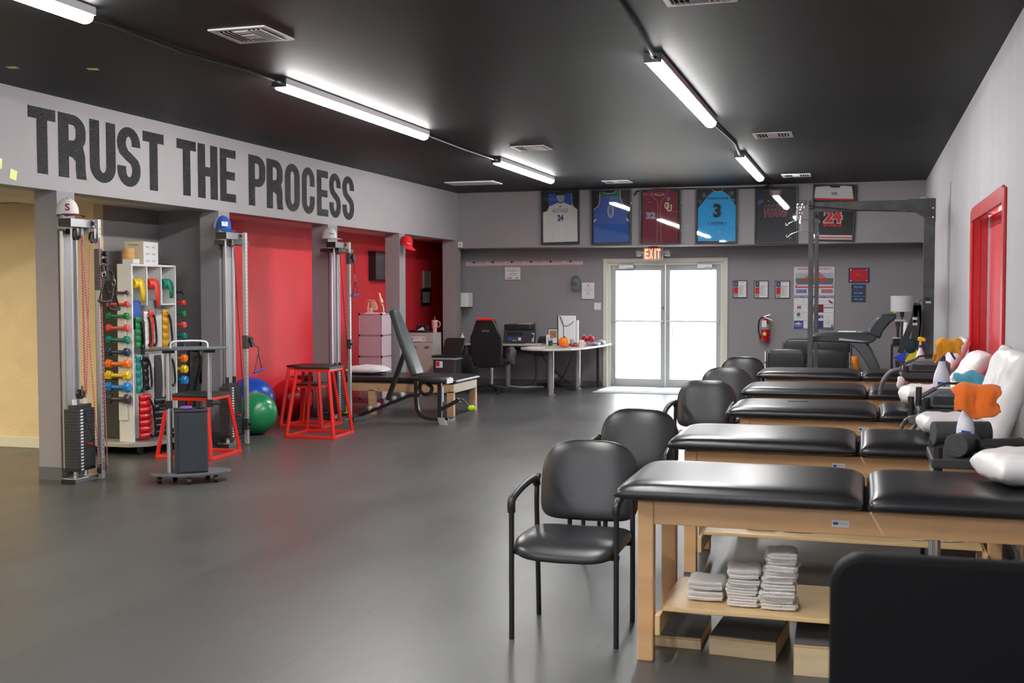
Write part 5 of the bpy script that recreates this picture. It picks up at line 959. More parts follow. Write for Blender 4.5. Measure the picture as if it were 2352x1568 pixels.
t = thing('waste_bin', 'black waste bin with open lid and clear liner beside the last column', 'bin', (-6.24, 16.95, 0)); B().prism([(-.16, 0), (.16, 0), (.195, .57), (-.195, .57)], (0, -.15, 0), X, Z, (0, .3, 0)).obj('bin', m_blk2, t, bev=.02); B().box(-.205, .205, -.165, .165, .54, .575).obj('liner', mat('liner', (.30, .30, .32), .25), t, bev=.01); B().box(-.21, .21, -.17, .17, .575, .61).obj('rim', m_black, t, bev=.012)
B().prism(rr(-.19, 0, .15, .29, .05, 5), (.04, .15, .60), (1, .0, 0), (.12, .35, .93), (0, -.03, 0)).obj('lid', m_black, t, bev=.008); B().prism(rr(-.08, .05, .05, .2, .03, 4), (.04, .12, .60), (1, 0, 0), (.12, .35, .93), (0, -.01, 0)).obj('lid_panel', m_black, t); lb = B().box(-.13, -.02, -.172, -.168, .42, .52).obj('sticker', m_paper, t); lb.rotation_euler = (0, 0, 0); B().box(-.125, -.07, -.174, -.172, .44, .515).obj('red_mark', J['red'], lb)
# ================================================================ DESK
m_desk = mat('desk_top', (.52, .49, .45), .3)
t = thing('desk', 'pale L-shaped desk with rounded end on silver legs', 'desk', (0, 0, 0))
B().prism([(-6.66, 18.2), (-5.05, 18.15), (-5.0, 17.85), (-5.08, 17.5), (-5.12, 17.2), (-5.02, 16.9), (-4.85, 16.74), (-4.6, 16.66), (-4.4, 16.7), (-4.22, 16.9), (-4.12, 17.3), (-4.06, 17.9), (-4.03, 18.3), (-4.03, 18.93), (-6.66, 18.93)], (0, 0, .705), X, Y, (0, 0, .03)).obj('top', m_desk, t, bev=.008)
for x, y in ((-4.62, 17.17), (-4.48, 18.34), (-5.79, 18.72), (-6.55, 18.7)): l_ = B().cyl((x, y, .10), (x, y, .705), .05, n=20).cyl((x, y, .0), (x, y, .12), .042, n=20).obj('leg', mat('leg_silver', (.36, .35, .34), .35, .3), t, smooth=True); B().cyl((x, y, 0), (x, y, .012), .065, n=20).obj('foot', m_steel, l_, smooth=True)
B().box(-4.26, -4.21, 18.76, 18.81, 0, .705).obj('leg', m_black, t); B().box(-5.7, -4.9, 18.5, 18.85, .62, .64).obj('under_shelf', m_black, t, bev=.005)
# gaming chair
t = thing('gaming_chair', 'black gaming chair with red top edge seen from behind', 'chair', (-5.60, 17.05, 0), .06)
outl = [(-.15, .42), (.15, .42), (.235, .52), (.255, .70), (.255, .90), (.22, .97), (.15, 1.16), (.11, 1.175), (-.11, 1.175), (-.15, 1.16), (-.22, .97), (-.255, .90), (-.255, .70), (-.235, .52)]
B().prism(outl, (0, -.05, 0), X, (0, -.12, 1), (0, .09, 0)).obj('backrest', m_leather, t, bev=.025, smooth=True, seg=3); B().sell((0, -.075, .70), (.18, .04, .24), .7, .55, f=lambda p: Vector((p.x, p.y - p.z * .12, p.z))).obj('back_shell', m_leather, t, smooth=2)
B().tube([(-.12, -.20, 1.175), (.12, -.20, 1.175)], .022, 8).obj('red_edge', m_redp, t, smooth=True, label='red top edge'); B().box(-.06, .06, -.172, -.168, .98, 1.01).obj('head_slot', mat('slot_grey', (.06, .06, .065)), t, bev=.012)
B().sell((0, .24, .48), (.25, .26, .055), .5, .3).obj('seat', m_leather, t, smooth=2); B().cyl((0, .2, .14), (0, .2, .44), .025, n=14).obj('gas_lift', m_chrome, t, smooth=True)
for k in range(5):
    a = 2 * PI * k / 5 + .3; l_ = B().bar((0, .2, .12), (.30 * math.cos(a), .2 + .30 * math.sin(a), .075), .04, .03).obj('base_leg', m_black, t, bev=.004); B().cyl((.30 * math.cos(a), .2 + .30 * math.sin(a) - .015, .03), (.30 * math.cos(a), .2 + .30 * math.sin(a) + .015, .03), .03, n=12).obj('wheel', m_black, l_, smooth=True)
for s in (-1, 1): B().tube([(s * .25, .2, .45), (s * .30, .2, .50), (s * .30, .2, .68)], .018, 8).obj('arm_post', m_black, t, smooth=True); B().sell((s * .30, .22, .70), (.04, .13, .018), .5, .4).obj('arm_pad', m_black, t, smooth=2)
tag(B().sell((-5.26, 17.22, .60), (.05, .09, .15), .8, .8, 10, 20, f=lambda p: Vector((p.x + .012 * math.sin(p.z * 30), p.y, p.z))).obj('jacket', mat('jacket_grey', (.09, .09, .10), .85), smooth=2), 'grey jacket hung over the gaming chair arm', 'jacket')
tag(B().sell((-6.18, 17.75, .42), (.16, .10, .28), .5, .5, f=lambda p: p).obj('dark_bag', mat('bag_navy', (.012, .015, .022), .6), smooth=2), 'dark bag hanging left of the gaming chair', 'bag').location.z = -.13
# desk items
t = thing('printer', 'dark grey printer scanner with stickers on the desk', 'printer', (-5.52, 18.42, .736), .03); B().box(-.25, .21, .0, .36, 0, .22).obj('body', mat('printer_grey', (.035, .036, .043), .45), t, bev=.008); B().box(-.25, .21, .0, .36, .225, .32).obj('scanner_lid', m_black, t, bev=.018); B().box(-.19, .08, -.003, .0, .13, .19).obj('output_slot', J['black'], t)
B().box(-.18, -.11, -.003, 0, .05, .10).obj('sticker', col2('bluemark', 0), t); B().box(-.10, -.03, -.003, 0, .05, .10).obj('sticker', col2('plateblue', 0), t); B().box(-.10, -.03, -.004, -.002, .045, .055).obj('sticker', mat('neoprene_yellow', 0), t); B().box(.0, .05, -.003, 0, .05, .10).obj('sticker', m_paper, t); text('brother', m_silver, (-.02, -.001, .115), X, Z, .008, .04, t)
tag(B().prism([(-.10, 0), (.12, .0), (.16, .03), (.02, .012), (-.12, .006)], (-5.42, 18.44, 1.057), X, Z, (0, .22, 0)).obj('envelope', mat('kraft', (.60, .40, .24), .7)), 'tan envelope lying on the printer', 'envelope')
t = thing('desk_phone', 'black desk phone beside the printer', 'phone', (-5.12, 18.5, .736)); B().prism([(-.1, 0), (.1, 0), (.1, .12), (-.06, .12)], (0, 0, 0), X, Z, (0, .14, 0)).obj('base', m_black, t, bev=.01); B().box(-.05, .06, -.003, 0, .08, .105).obj('display', m_blk2, t)
t = thing('cordless_phone', 'grey cordless handset standing in its cradle', 'phone', (-5.24, 18.3, .736)); B().box(-.04, .04, 0, .07, 0, .03).obj('cradle', m_blk2, t, bev=.01); B().cbox((0, .035, .105), (.045, .025, .16), rot=(-.15, 0, 0)).obj('handset', m_silver, t, bev=.008); B().cbox((0, .019, .13), (.034, .004, .06), rot=(-.15, 0, 0)).obj('display', m_black, t)
t = thing('computer_monitor', 'glossy white all-in-one computer seen from behind', 'computer', (-4.55, 17.85, .736), -.08); B().box(-.14, .16, 0, .035, .05, .48).obj('rear_shell', mat('gloss_shell', (.74, .78, .80), .15, 0), t, bev=.02, smooth=True, seg=3); B().box(-.155, -.14, .01, .05, .0, .48).obj('dark_edge', m_black, t); B().box(.165, .205, .01, .04, .04, .41).obj('side_panel', m_white, t, bev=.01); B().box(-.12, .13, -.03, .0, .0, .11).obj('stand', m_silver, t, bev=.01); B().tube([(-.11, -.003, .47), (-.06, -.003, .33), (.0, -.003, .31), (.06, -.003, .33), (.13, -.003, .39)], .005, 6, smooth=2).tube([(-.10, -.003, .47), (-.045, -.003, .36), (-.04, -.003, .1)], .006, 6, smooth=1).obj('groove', m_blk2, t, smooth=True); B().sell((0, .03, .02), (.13, .10, .015), .4, .6).obj('foot', m_black, t, smooth=2)
t = thing('pumpkin', 'small orange pumpkin with drawn black face on the desk', 'pumpkin', (-4.43, 17.25, .735)); B().sell((0, 0, .082), (.088, .088, .08), .85, 1, 20, 60, f=lambda p: Vector((p.x * (1 - .035 * abs(math.sin(4 * math.atan2(p.y, p.x)))), p.y * (1 - .035 * abs(math.sin(4 * math.atan2(p.y, p.x)))), p.z - .012 * max(0, 1 - (p.x ** 2 + p.y ** 2) / .002) * (1 if p.z > 0 else 0)))).obj('fruit', mat('pumpkin_orange', (.85, .20, .01), .35), t, smooth=2); B().tube([(0, 0, .14), (.003, 0, .165), (.015, 0, .175)], [.015, .009, .011], 8).obj('stem', mat('stem_brown', (.10, .08, .04), .8), t, smooth=True)
for pts in ([(-.03, .115), (-.012, .105), (-.018, .12)], [(.025, .125), (.03, .105), (.018, .11)], [(-.02, .075), (.0, .07), (.03, .08), (.04, .07)]): B().tube([(a, -math.sqrt(max(0, .0885 ** 2 - a * a - (z - .082) ** 2)) - .001, z) for a, z in pts], .002, 5).obj('drawn_line', m_black, t)
for k, xx in enumerate((-4.36, -4.255)):
    t = thing('wrapped_treat', ['left shiny red wrapped apple at the back of the desk', 'right shiny red wrapped apple at the back of the desk'][k], 'treat', (xx, 18.35, .735), group='red wrapped apples'); B().sell((0, 0, .09), (.05, .05, .05), .9, 1, 12, 24).obj('apple', mat('treat_red', (.55, .01, .02), .12, bump=.6, bscale=40), t, smooth=2); B().lathe([(.0, 0), (.03, 0), (.02, .045), (.0, .045)], n=12).obj('foot', m_paper, t); B().lathe([(.004, .13), (.02, .165), (0, .16)], n=10).obj('wrapper_tuft', glassy('cellophane', .6), t)
t = thing('treat_cup', 'striped paper cup of treats near the pumpkin', 'cup', (-4.235, 17.6, .735)); B().lathe([(0, 0), (.045, 0), (.055, .075), (0, .075)], n=18).obj('cup', m_paper, t, smooth=True); b = B()
for k in range(9): a = 2 * PI * k / 9; b.bar((.046 * math.cos(a), .046 * math.sin(a), .002), (.056 * math.cos(a), .056 * math.sin(a), .073), .008, .002, up=(math.cos(a), math.sin(a), 0))
o = b.obj('stripe', mat('stripe_orange', (.75, .25, .12), .6), t); o['kind'] = 'stuff'; B().sell((0, 0, .085), (.048, .048, .02), .7, 1, 8, 18, f=lambda p: Vector((p.x, p.y, p.z + .004 * math.sin(p.x * 200)))).obj('filling', m_towel, t, smooth=2)
t = thing('photo_frame', 'black framed family photo on the desk', 'picture frame', (-4.93, 18.45, .735)); B().prism([(-.09, 0), (.09, 0), (.09, .25), (-.09, .25)], (0, 0, 0), X, (0, .12, 1), (0, .012, 0)).obj('frame', m_black, t, bev=.003); B().prism([(-.078, .015), (.078, .015), (.078, .24), (-.078, .24)], (0, -.002, 0), X, (0, .12, 1), (0, .002, 0)).obj('mount', m_paper, t); B().prism([(-.06, .10), (.06, .10), (.06, .22), (-.06, .22)], (0, -.004, 0), X, (0, .12, 1), (0, .001, 0)).obj('photo', mat('photo_brown', (.40, .20, .07), .5, var=.6, vscale=30), t)
t = thing('pen_cup', 'dark mesh cup of pens on the desk', 'cup', (-4.70, 17.45, .735)); B().lathe([(0, 0), (.032, 0), (.036, .095), (0, .095)], n=14).obj('cup', m_blk2, t, smooth=True)
for k in range(5): B().cyl((.01 * (k - 2), 0, .05), (.02 * (k - 2), .01, .14 + .01 * (k % 3)), .004, n=6).obj('pen', (m_black, m_white, J['blue'], m_black, m_silver)[k], t)
m_bag = glassy('cellophane_bag', .5)
def dt(lab, nm, cat, b, m): return tag(b.obj(nm, m, smooth=2), lab, cat)
dt('grey wrapped snacks near the desk corner', 'wrapped_snack', 'snack', B().sell((-4.16, 18.1, .765), (.11, .13, .03), .7, .6, f=lambda p: Vector((p.x, p.y, p.z + .008 * math.sin(p.x * 60)))), mat('wrap_grey', (.26, .27, .30), .2))
dt('second grey wrapped snack at the desk corner', 'wrapped_snack', 'snack', B().sell((-4.17, 18.5, .775), (.12, .12, .04), .7, .6, f=lambda p: Vector((p.x, p.y, p.z + .008 * math.sin(p.x * 50)))), mat('wrap_grey', 0))
dt('red wrapped candy beside the paper cup', 'red_candy', 'snack', B().sell((-4.36, 17.62, .75), (.07, .06, .015), .8, .8, f=lambda p: Vector((p.x, p.y, p.z + .005 * math.sin(p.x * 90)))), mat('treat_red', 0))
dt('clear wrapped sweets behind the red candy', 'wrapped_sweet', 'snack', B().sell((-4.42, 17.95, .77), (.06, .06, .035), .8, .8, f=lambda p: Vector((p.x + .008 * math.sin(p.z * 120), p.y, p.z))), mat('wrap_grey', 0))
tag(B().box(-4.43, -4.36, 18.45, 18.5, .736, .84).obj('small_box', m_blk2, bev=.004), 'dark small box behind the computer', 'box'); tag(B().box(-4.68, -4.62, 17.32, 17.38, .736, .752).obj('sticky_pad', mat('lime', 0)), 'lime sticky pad by the pumpkin', 'note')
for k, (a, b_, c, d) in enumerate(((-5.35, -5.08, 18.2, 18.4), (-4.95, -4.72, 16.95, 17.2), (-4.92, -4.70, 17.25, 17.42))): tag(B().box(a, b_, c, d, .7355, .743 + .002 * k).obj('paper_pile', (m_paper, m_pillow, m_greige)[k], bev=.001), ['papers beside the printer', 'open notebook near the desk front edge', 'grey papers left of the pen cup'][k], 'paper')
t = thing('pill_bottle', 'small white bottle with pink label at the far left of the desk', 'bottle', (-6.47, 18.3, .735)); B().lathe([(0, 0), (.034, 0), (.034, .11), (.016, .13), (.016, .15), (0, .15)], n=16).obj('bottle', m_white, t, smooth=True); B().lathe([(.035, .03), (.0352, .09)], n=16).obj('label', mat('label_pink', (.7, .2, .25), .5), t, smooth=True); B().cyl((0, 0, .15), (0, 0, .18), .017, n=12).obj('cap', m_silver, t, smooth=True)
tag(B().box(-6.36, -6.15, 18.35, 18.5, .736, .775).obj('black_case', m_black, bev=.008), 'flat black case beside the small bottle', 'case')
tag(B().box(-4.95, -4.89, 18.1, 18.13, .736, .90).obj('paper_holder', m_white, bev=.004), 'upright white paper holder before the photo frame', 'holder')
for k, pts in enumerate(([(-5.35, 18.8, .70), (-5.33, 18.8, .45), (-5.30, 18.75, .05), (-5.5, 18.7, .012)], [(-5.3, 18.8, .68), (-5.15, 18.8, .4), (-4.85, 18.85, .12), (-4.7, 18.85, .02)], [(-4.62, 18.6, .70), (-4.66, 18.6, .45), (-4.85, 18.7, .1), (-5.1, 18.8, .015)], [(-4.55, 18.6, .70), (-4.50, 18.6, .4), (-4.38, 18.3, .12), (-4.42, 18.0, .012), (-4.6, 18.1, .012)], [(-5.6, 18.8, .6), (-5.2, 18.8, .5), (-5.0, 18.85, .62)], [(-5.7, 18.5, .012), (-5.45, 18.3, .012), (-5.3, 18.45, .012), (-5.1, 18.5, .012)])):
    tag(B().tube(pts, .007 if k < 5 else .01, 6, smooth=3).obj('floor_cable', m_black if k != 5 else m_white, smooth=True), ['cord dropping straight down behind the desk', 'cord slanting right under the desk', 'cord curling left from under the computer', 'thin cord looping past the rear round leg', 'cord sagging under the desk top', 'white cord coiled on the floor under the desk'][k], 'cable', 'cords under the desk')
tag(B().box(-5.3, -4.9, 18.78, 18.86, .001, .05).obj('power_strip', m_black, bev=.006), 'black power strip on the floor under the desk', 'power strip'); tag(B().box(-5.06, -4.98, 18.9, 18.95, .13, .2).obj('wall_adapter', m_white, bev=.005), 'white adapter low on the wall under the desk', 'adapter')
# ================================================================ RIGHT SIDE: GANTRY, TREADMILL, SOFAS, LAMP
m_gal = mat('hammered_steel', (.085, .09, .09), .45, .6, bump=.3, bscale=90, var=.25, vscale=8)
t = thing('walking_gantry', 'tall grey steel frame with double posts over the treadmill', 'frame', (0, 0, 0))
for x, y, w in ((-.575, 13.5, .055), (-.568, 15.0, .05)): B().box(x - w / 2, x + w / 2, y - .03, y + .03, 0, 2.55).obj('post', m_gal, t, bev=.003)
B().box(-.60, -.55, 13.42, 15.08, 2.53, 2.62).obj('side_beam', m_gal, t, bev=.003)
B().box(-.55, .62, 13.47, 13.53, 2.495, 2.605).obj('cross_beam', m_gal, t, bev=.003)
for y in (13.5,):
    B().box(.625, .745, y - .03, y + .03, 0, 2.62).obj('wide_post', m_gal, t, bev=.003)
    B().prism([(.45, 2.615), (.748, 2.615), (.748, 2.36), (.70, 2.36), (.55, 2.46), (.45, 2.48)], (0, y - .034, 0), X, Z, (0, -.006, 0)).obj('gusset_plate', m_gal, t)
    for bx, bz in ((.72, 2.51), (.72, 2.41), (.60, 2.625), (.63, 2.625)): B().cyl((bx, y - .048, bz), (bx, y - .04, bz), .010, n=10).obj('bolt', m_chrome, t)
B().box(.648, .70, 13.462, 13.47, 1.505, 1.525).obj('sticker', J['black'], t); s_ = B().box(.655, .712, 13.462, 13.47, 1.465, 1.498).obj('sticker', m_paper, t); B().box(.655, .712, 13.460, 13.462, 1.487, 1.498).obj('blue_band', J['royal'], s_); B().cyl((.64, 13.46, 1.47), (.64, 13.44, 1.47), .012, n=12).obj('knob', m_black, t)
B().tube([(-.60, 13.40, 2.56), (-.1, 13.40, 2.50), (.5, 13.40, 2.47)], .005, 6).obj('lift_cable', m_black, t, smooth=True)
t = thing('spreader_hanger', 'steel hooks, rope and two spreader bars hanging from the gantry', 'hook', (-.66, 13.3, 2.60))
B().box(-.03, .04, -.02, .20, -.02, .02).obj('arm', m_gal, t); B().tube([(0, 0, 0), (0, 0, -.02), (.0, 0, .0)], .01).obj('ring', m_chrome, t)
for k, (zc, hx) in enumerate(((-.06, .0), (-.12, -.02), (-.06, -.05))): B().tube([(hx + .016 * math.cos(a), 0, zc + .035 * math.sin(a)) for a in [2 * PI * i / 14 for i in range(14)]], .006, 6, closed=True).obj('carabiner', m_chrome, t, smooth=True)
B().cyl((-.02, 0, -.24), (-.02, 0, -.15), .022, .012, 12).obj('swivel', m_chrome, t, smooth=True); B().tube([(-.05, 0, -.05), (-.065, 0, -.15), (-.045, 0, -.19)], .012, 8, smooth=1).obj('knotted_rope', m_paper, t, smooth=True); B().cyl((-.02, 0, -.32), (-.02, 0, -.22), .004, n=6).obj('link_cable', m_steel, t)
for zc, w in ((-.20, .17), (-.33, .16)):
    B().tube([(-w - .01, 0, zc - .035), (-w - .018, 0, zc - .055), (-w, 0, zc - .065), (-w + .02, 0, zc - .035), (-.02, 0, zc + .01), (w - .03, 0, zc - .02), (w, 0, zc - .045), (w + .018, 0, zc - .03), (w + .008, 0, zc - .01)], .005, 6, smooth=1).obj('spreader_bar', m_steel, t, smooth=True)
tag(B().sell((-.585, 14.3, 1.37), (.012, .012, .05), .6, .8).obj('pull_cord_end', mat('ring_purple', 0), smooth=2), 'small purple handle hanging between the gantry posts', 'handle').location.z = 0
tag(B().tube([(-.585, 14.3, 2.52), (-.585, 14.3, 1.41)], .003, 6).obj('hanging_rope', m_white, smooth=True), 'thin pale rope hanging between the gantry posts', 'rope')
# harness
t = thing('body_harness', 'black harness with yellow and blue panels hung on the wide steel post', 'harness', (.56, 13.30, 0))
B().tube([(.045, .10, 1.50), (.02, .02, 1.50), (-.01, 0, 1.45)], .010, 8).obj('hook', m_chrome, t, smooth=True)
for pts, w in (([(0, 1.47), (-.03, 1.30), (-.10, 1.12), (-.17, .92)], .065), ([(.0, 1.45), (.01, 1.28), (-.01, 1.10), (-.05, .95)], .085), ([(.03, 1.45), (.05, 1.25), (.03, 1.05), (.02, .92)], .04)):
    B().ribbon(pts, w, (0, 0, 0), X, Z, (0, .02, 0)).obj('strap', m_leather, t, bev=.003)
for z in (1.30, 1.24): B().cbox((-.02, -.01, z), (.05, .012, .03)).obj('buckle', m_chrome, t)
B().prism([(-.13, .80), (-.03, .66), (.05, .70), (.06, .92), (-.0, .96), (-.08, .90)], (0, -.01, 0), X, Z, (0, .03, 0)).obj('yellow_panel', mat('harness_yellow', (.72, .60, .01), .6), t, bev=.008); B().prism([(-.13, .82), (-.04, .68), (-.06, .82), (-.12, .74)][:3], (0, -.016, 0), X, Z, (0, .02, 0)).obj('black_panel', m_leather, t)
B().prism([(-.10, .66), (.0, .64), (.02, .80), (-.06, .84)], (0, -.02, 0), X, Z, (0, .02, 0)).obj('black_panel', m_leather, t, bev=.006); B().prism([(-.24, .87), (-.10, .95), (-.12, .82), (-.20, .84)], (0, 0, 0), X, Z, (0, .03, 0)).obj('blue_panel', mat('harness_blue', (.01, .06, .55), .6), t, bev=.006); B().prism([(-.22, .84), (-.12, .82), (-.14, .62), (-.2, .62)], (0, .0, 0), X, Z, (0, .03, 0)).obj('black_panel', m_leather, t, bev=.006)
B().sell((-.06, .0, 1.0), (.06, .03, .08), .7, .7).obj('padding', mat('pad_teal_black', (.01, .03, .035), .7), t, smooth=2)
# treadmill
t = thing('treadmill', 'dark treadmill with curved console behind the treatment tables', 'treadmill', (0, 14.2, 0)); m_tm = mat('treadmill_slate', (.035, .045, .055), .35)
B().box(-1.15, .35, -.32, .32, .10, .20).obj('deck', m_tm, t, bev=.015); B().box(-1.12, .05, -.24, .24, .2, .206).obj('belt', m_rubber, t); B().sell((.32, 0, .18), (.26, .38, .16), .5, .3).obj('motor_hood', m_tm, t, smooth=2)
for k in (-1, 1): B().cyl((-1.05, k * .25, .05), (-1.05, k * .25 - .03, .05), .05, n=14).obj('foot_roller', m_black, t, smooth=True); B().box(.2, .3, k * .3 - .02, k * .3 + .02, 0, .1).obj('foot', m_black, t)
for s in (-1, 1):
    n = 12; L_, R_ = [], []
    for i in range(n + 1):
        a = i / n; L_.append((-.22 + .52 * a ** .6, 1.03 - .85 * a)); R_.append((.01 + .36 * a ** .72, 1.03 - .85 * a))
    B().prism(L_ + R_[::-1], (0, s * .36 - .03, 0), X, Z, (0, .06, 0)).obj('upright', mat('upright_grey', (.10, .105, .11), .3, .4), t, bev=.012, smooth=True)
    B().prism([(-.57, 1.015), (-.58, 1.04), (-.57, 1.085), (-.45, 1.095), (-.1, 1.115), (.12, 1.105), (.165, 1.075), (.13, 1.03), (.08, 1.0), (-.15, 1.005)], (0, s * .36 - .045, 0), X, Z, (0, .09, 0)).obj('handrail', m_tm, t, bev=.014, smooth=True, seg=3)
    B().prism([(-.26, 1.06), (.06, 1.02), (-.02, 1.018), (-.27, 1.035)], (0, s * .36 - .048 if s < 0 else s * .36 + .045, 0), X, Z, (0, .003, 0)).obj('silver_trim', m_silver, t)
B().prism([(.06, 1.11), (.085, 1.20), (.14, 1.28), (.21, 1.33), (.36, 1.345), (.365, 1.29), (.30, 1.24), (.22, 1.14), (.19, 1.05), (.15, 1.07)], (0, -.38, 0), X, Z, (0, .76, 0)).obj('console', m_tm, t, bev=.02, smooth=True, seg=3)
B().box(-.30, .05, -.28, .28, 1.085, 1.12).obj('console_tray', m_tm, t, bev=.01); B().box(-.28, -.08, -.2, .1, 1.12, 1.126).obj('papers', m_paper, t); B().cyl((-.02, -.2, 1.12), (-.02, -.2, 1.135), .05, n=20).obj('cup_rim', m_silver, t, smooth=True)
tag(B().box(.325, .36, 13.84, 13.87, 1.346, 1.362).obj('lime_clip', mat('lime', 0), bev=.004), 'lime clip on top of the treadmill console', 'clip')
# sofas
def sofa(lab, x0, x1, y, zt, d):
    t = thing('waiting_bench', lab, 'sofa', ((x0 + x1) / 2, y, 0)); w = (x1 - x0) / 2
    for s in (0, 1):
        a, b_ = (-w + .02, -.01) if s == 0 else (.01, w - .02)
        B().sell(((a + b_) / 2, 0, zt - .19), ((b_ - a) / 2, .05, .19), .35, .2, f=lambda p: Vector((p.x, p.y, p.z + .012 * (1 - (p.x / ((b_ - a) / 2)) ** 2) * (p.z > 0)))).obj('back_cushion', m_leather, t, smooth=2); B().sell(((a + b_) / 2, d * .30, .42), ((b_ - a) / 2, .27, .06), .4, .2).obj('seat_cushion', m_leather, t, smooth=2)
    for s in (-1, 1):
        B().tube([(s * w, 0, 0), (s * w, 0, zt - .03)], .013, 8).obj('frame_post', m_chrome, t, smooth=True); B().tube([(s * w, d * .52, 0), (s * w, d * .52, .58), (s * w, 0, .6)], .013, 8, smooth=0).obj('arm_frame', m_chrome, t, smooth=True)
        B().box(s * w - .025, s * w + .025, min(0, d * .5), max(0, d * .5), .59, .62).obj('arm_pad', mat('arm_rosewood', (.22, .09, .07), .4), t, bev=.005)
    return t
sofa('black padded waiting bench seen from behind, nearer of two', -1.294, -.18, 16.4, .79, 1); sofa('black padded waiting bench against the back wall', -1.19, -.16, 18.3, .855, -1)
tag(B().cyl((-.10, 16.9, 0), (-.10, 16.9, .68), .05, n=20).obj('orange_drum', mat('drum_orange', (.8, .25, .01), .5), smooth=True), 'orange round container beside the waiting benches', 'container').location.z = 0
tag(B().box(-.12, .05, 16.1, 16.3, 0, .50).obj('white_carton', m_white, bev=.006), 'white carton beside the nearer waiting bench', 'box')
t = thing('floor_lamp', 'floor lamp with white drum shade near the gantry', 'lamp', (.545, 17.8, 0)); B().lathe([(.160, 1.30), (.165, 1.53), (.162, 1.53), (.157, 1.30)], n=36).obj('shade', mat('shade_white', (.62, .61, .62), .8), t, smooth=True); B().cyl((0, 0, .02), (0, 0, 1.42), .012, n=10).obj('pole', m_black, t, smooth=True); B().cyl((0, 0, 1.22), (0, 0, 1.30), .03, n=12).obj('socket', m_black, t, smooth=True); B().cyl((0, 0, 0), (0, 0, .025), .14, n=28).obj('base', m_black, t, smooth=True); B().cyl((0, 0, 1.41), (0, 0, 1.412), .159, n=36).obj('shade_spider', m_silver, t)
t = thing('utility_cart', 'black metal utility cart near the lamp', 'cart', (.53, 17.0, 0))
for z in (.12, .48, .83): B().box(-.14, .16, -.22, .22, z, z + .03).obj('shelf', m_black, t, bev=.004)
for sx in (-.14, .15):
    for sy in (-.21, .21): B().box(sx - .012, sx + .012, sy - .012, sy + .012, .05, .84).obj('post', m_black, t); B().cyl((sx - .01, sy, .027), (sx + .01, sy, .027), .027, n=12).obj('wheel', m_black, t, smooth=True)
tag(B().box(.40, .50, 16.85, 17.1, .861, .93).obj('black_tray', m_black, bev=.008), 'black tray of small items on the utility cart', 'tray'); tag(B().sell((.44, 16.86, .945), (.05, .05, .014), .6, .8).obj('silver_pouch', m_silver, smooth=2), 'silver pouch on the cart tray', 'pouch')
t = thing('cup_stack', 'tall stack of white paper cups on the utility cart', 'cups', (.575, 17.05, .861), 0); 
for k in range(12): B().lathe([(.034, 0), (.038, .018), (.036, .024)], (0, 0, k * .018), 16).obj('cup', m_paper, t, smooth=True)
B().lathe([(.036, 0), (.028, .085), (0, .085)], (0, 0, .218), 16).obj('cup', m_paper, t, smooth=True)
t = thing('water_dispenser', 'black and silver pump head standing on the cart', 'dispenser', (.47, 17.1, .861)); B().cyl((0, 0, 0), (0, 0, .30), .02, n=12).obj('stem', m_black, t, smooth=True); B().cyl((0, 0, .24), (0, 0, .31), .035, n=14).obj('head', m_black, t, smooth=True); B().box(-.04, .10, -.03, .03, .31, .34).obj('silver_cap', m_silver, t, bev=.006)
tag(B().box(.25, .33, 17.3, 17.34, .42, .86).obj('wall_radiator', m_greige, bev=.004), 'slim greige panel standing left of the utility cart', 'panel').location.z = -.42
# ================================================================ TROLLEYS WITH THERAPY DEVICES
def trolley(lab, x, y, w, d, zt):
    t = thing('therapy_trolley', lab, 'trolley', (x, y, 0), group='therapy trolleys between the tables')
    B().box(0, w, 0, d, zt - .045, zt).obj('tray', m_blk2, t, bev=.006)
    B().box(.03, w - .03, .03, d - .03, .14, .17).obj('lower_shelf', m_blk2, t, bev=.005)
    for sx in (.03, w - .03):
        for sy in (.03, d - .03):
            B().cyl((sx, sy, .06), (sx, sy, zt - .05), .017, n=14).obj('leg', m_alu, t, smooth=True); B().cyl((sx, sy, zt - .06), (sx, sy, zt + .052), .020, n=14).obj('corner_sleeve', m_black, t, smooth=True)
            B().cyl((sx - .012, sy, .03), (sx + .012, sy, .03), .03, n=14).obj('caster', m_black, t, smooth=True)
    return t
trolley('nearest therapy trolley, holding black rollers', .315, 5.72, .50, .46, .812); trolley('therapy trolley with a grey console between second and third table', .33, 7.33, .49, .62, .885); trolley('farthest therapy trolley, with a grey console', .28, 9.12, .50, .60, .985)
def device(lab, x, y, z, w, d, h, hose=True):
    t = thing('therapy_device', lab, 'medical device', (x, y, z), group='grey therapy consoles on trolleys'); m_ = mat('device_grey', (.12, .125, .135), .4)
    B().prism([(0, 0), (w, 0), (w, h * .80), (w - .04, h), (.10, h), (0, h * .45)], (0, 0, 0), X, Z, (0, d, 0)).obj('housing', m_, t, bev=.012, smooth=True, seg=3)
    B().box(.07, w * .93, -.003, .0, h * .18, h * .62).obj('dark_window', m_black, t); text('Power 5', m_silver, (w * .38, -.004, h * .72), X, Z, .008, .06, t)
    B().prism([(.012, h * .50), (.095, h * .99), (.085, h * 1.02), (.0, h * .54)], (0, .02, 0), X, Z, (0, d - .04, 0)).obj('screen', mat('screen_dark', (.02, .03, .06), .15), t)
    B().tube([(.09, d / 2, h), (.13, d / 2, h + .03), (w - .08, d / 2, h + .03), (w - .03, d / 2, h)], .008, 8, smooth=1).obj('carry_handle', m_black, t, smooth=True)
    return t
device('grey therapy console on the trolley between second and third table', .345, 7.44, .886, .33, .22, .115); device('grey therapy console on the farthest trolley', .292, 9.22, .986, .34, .22, .09)
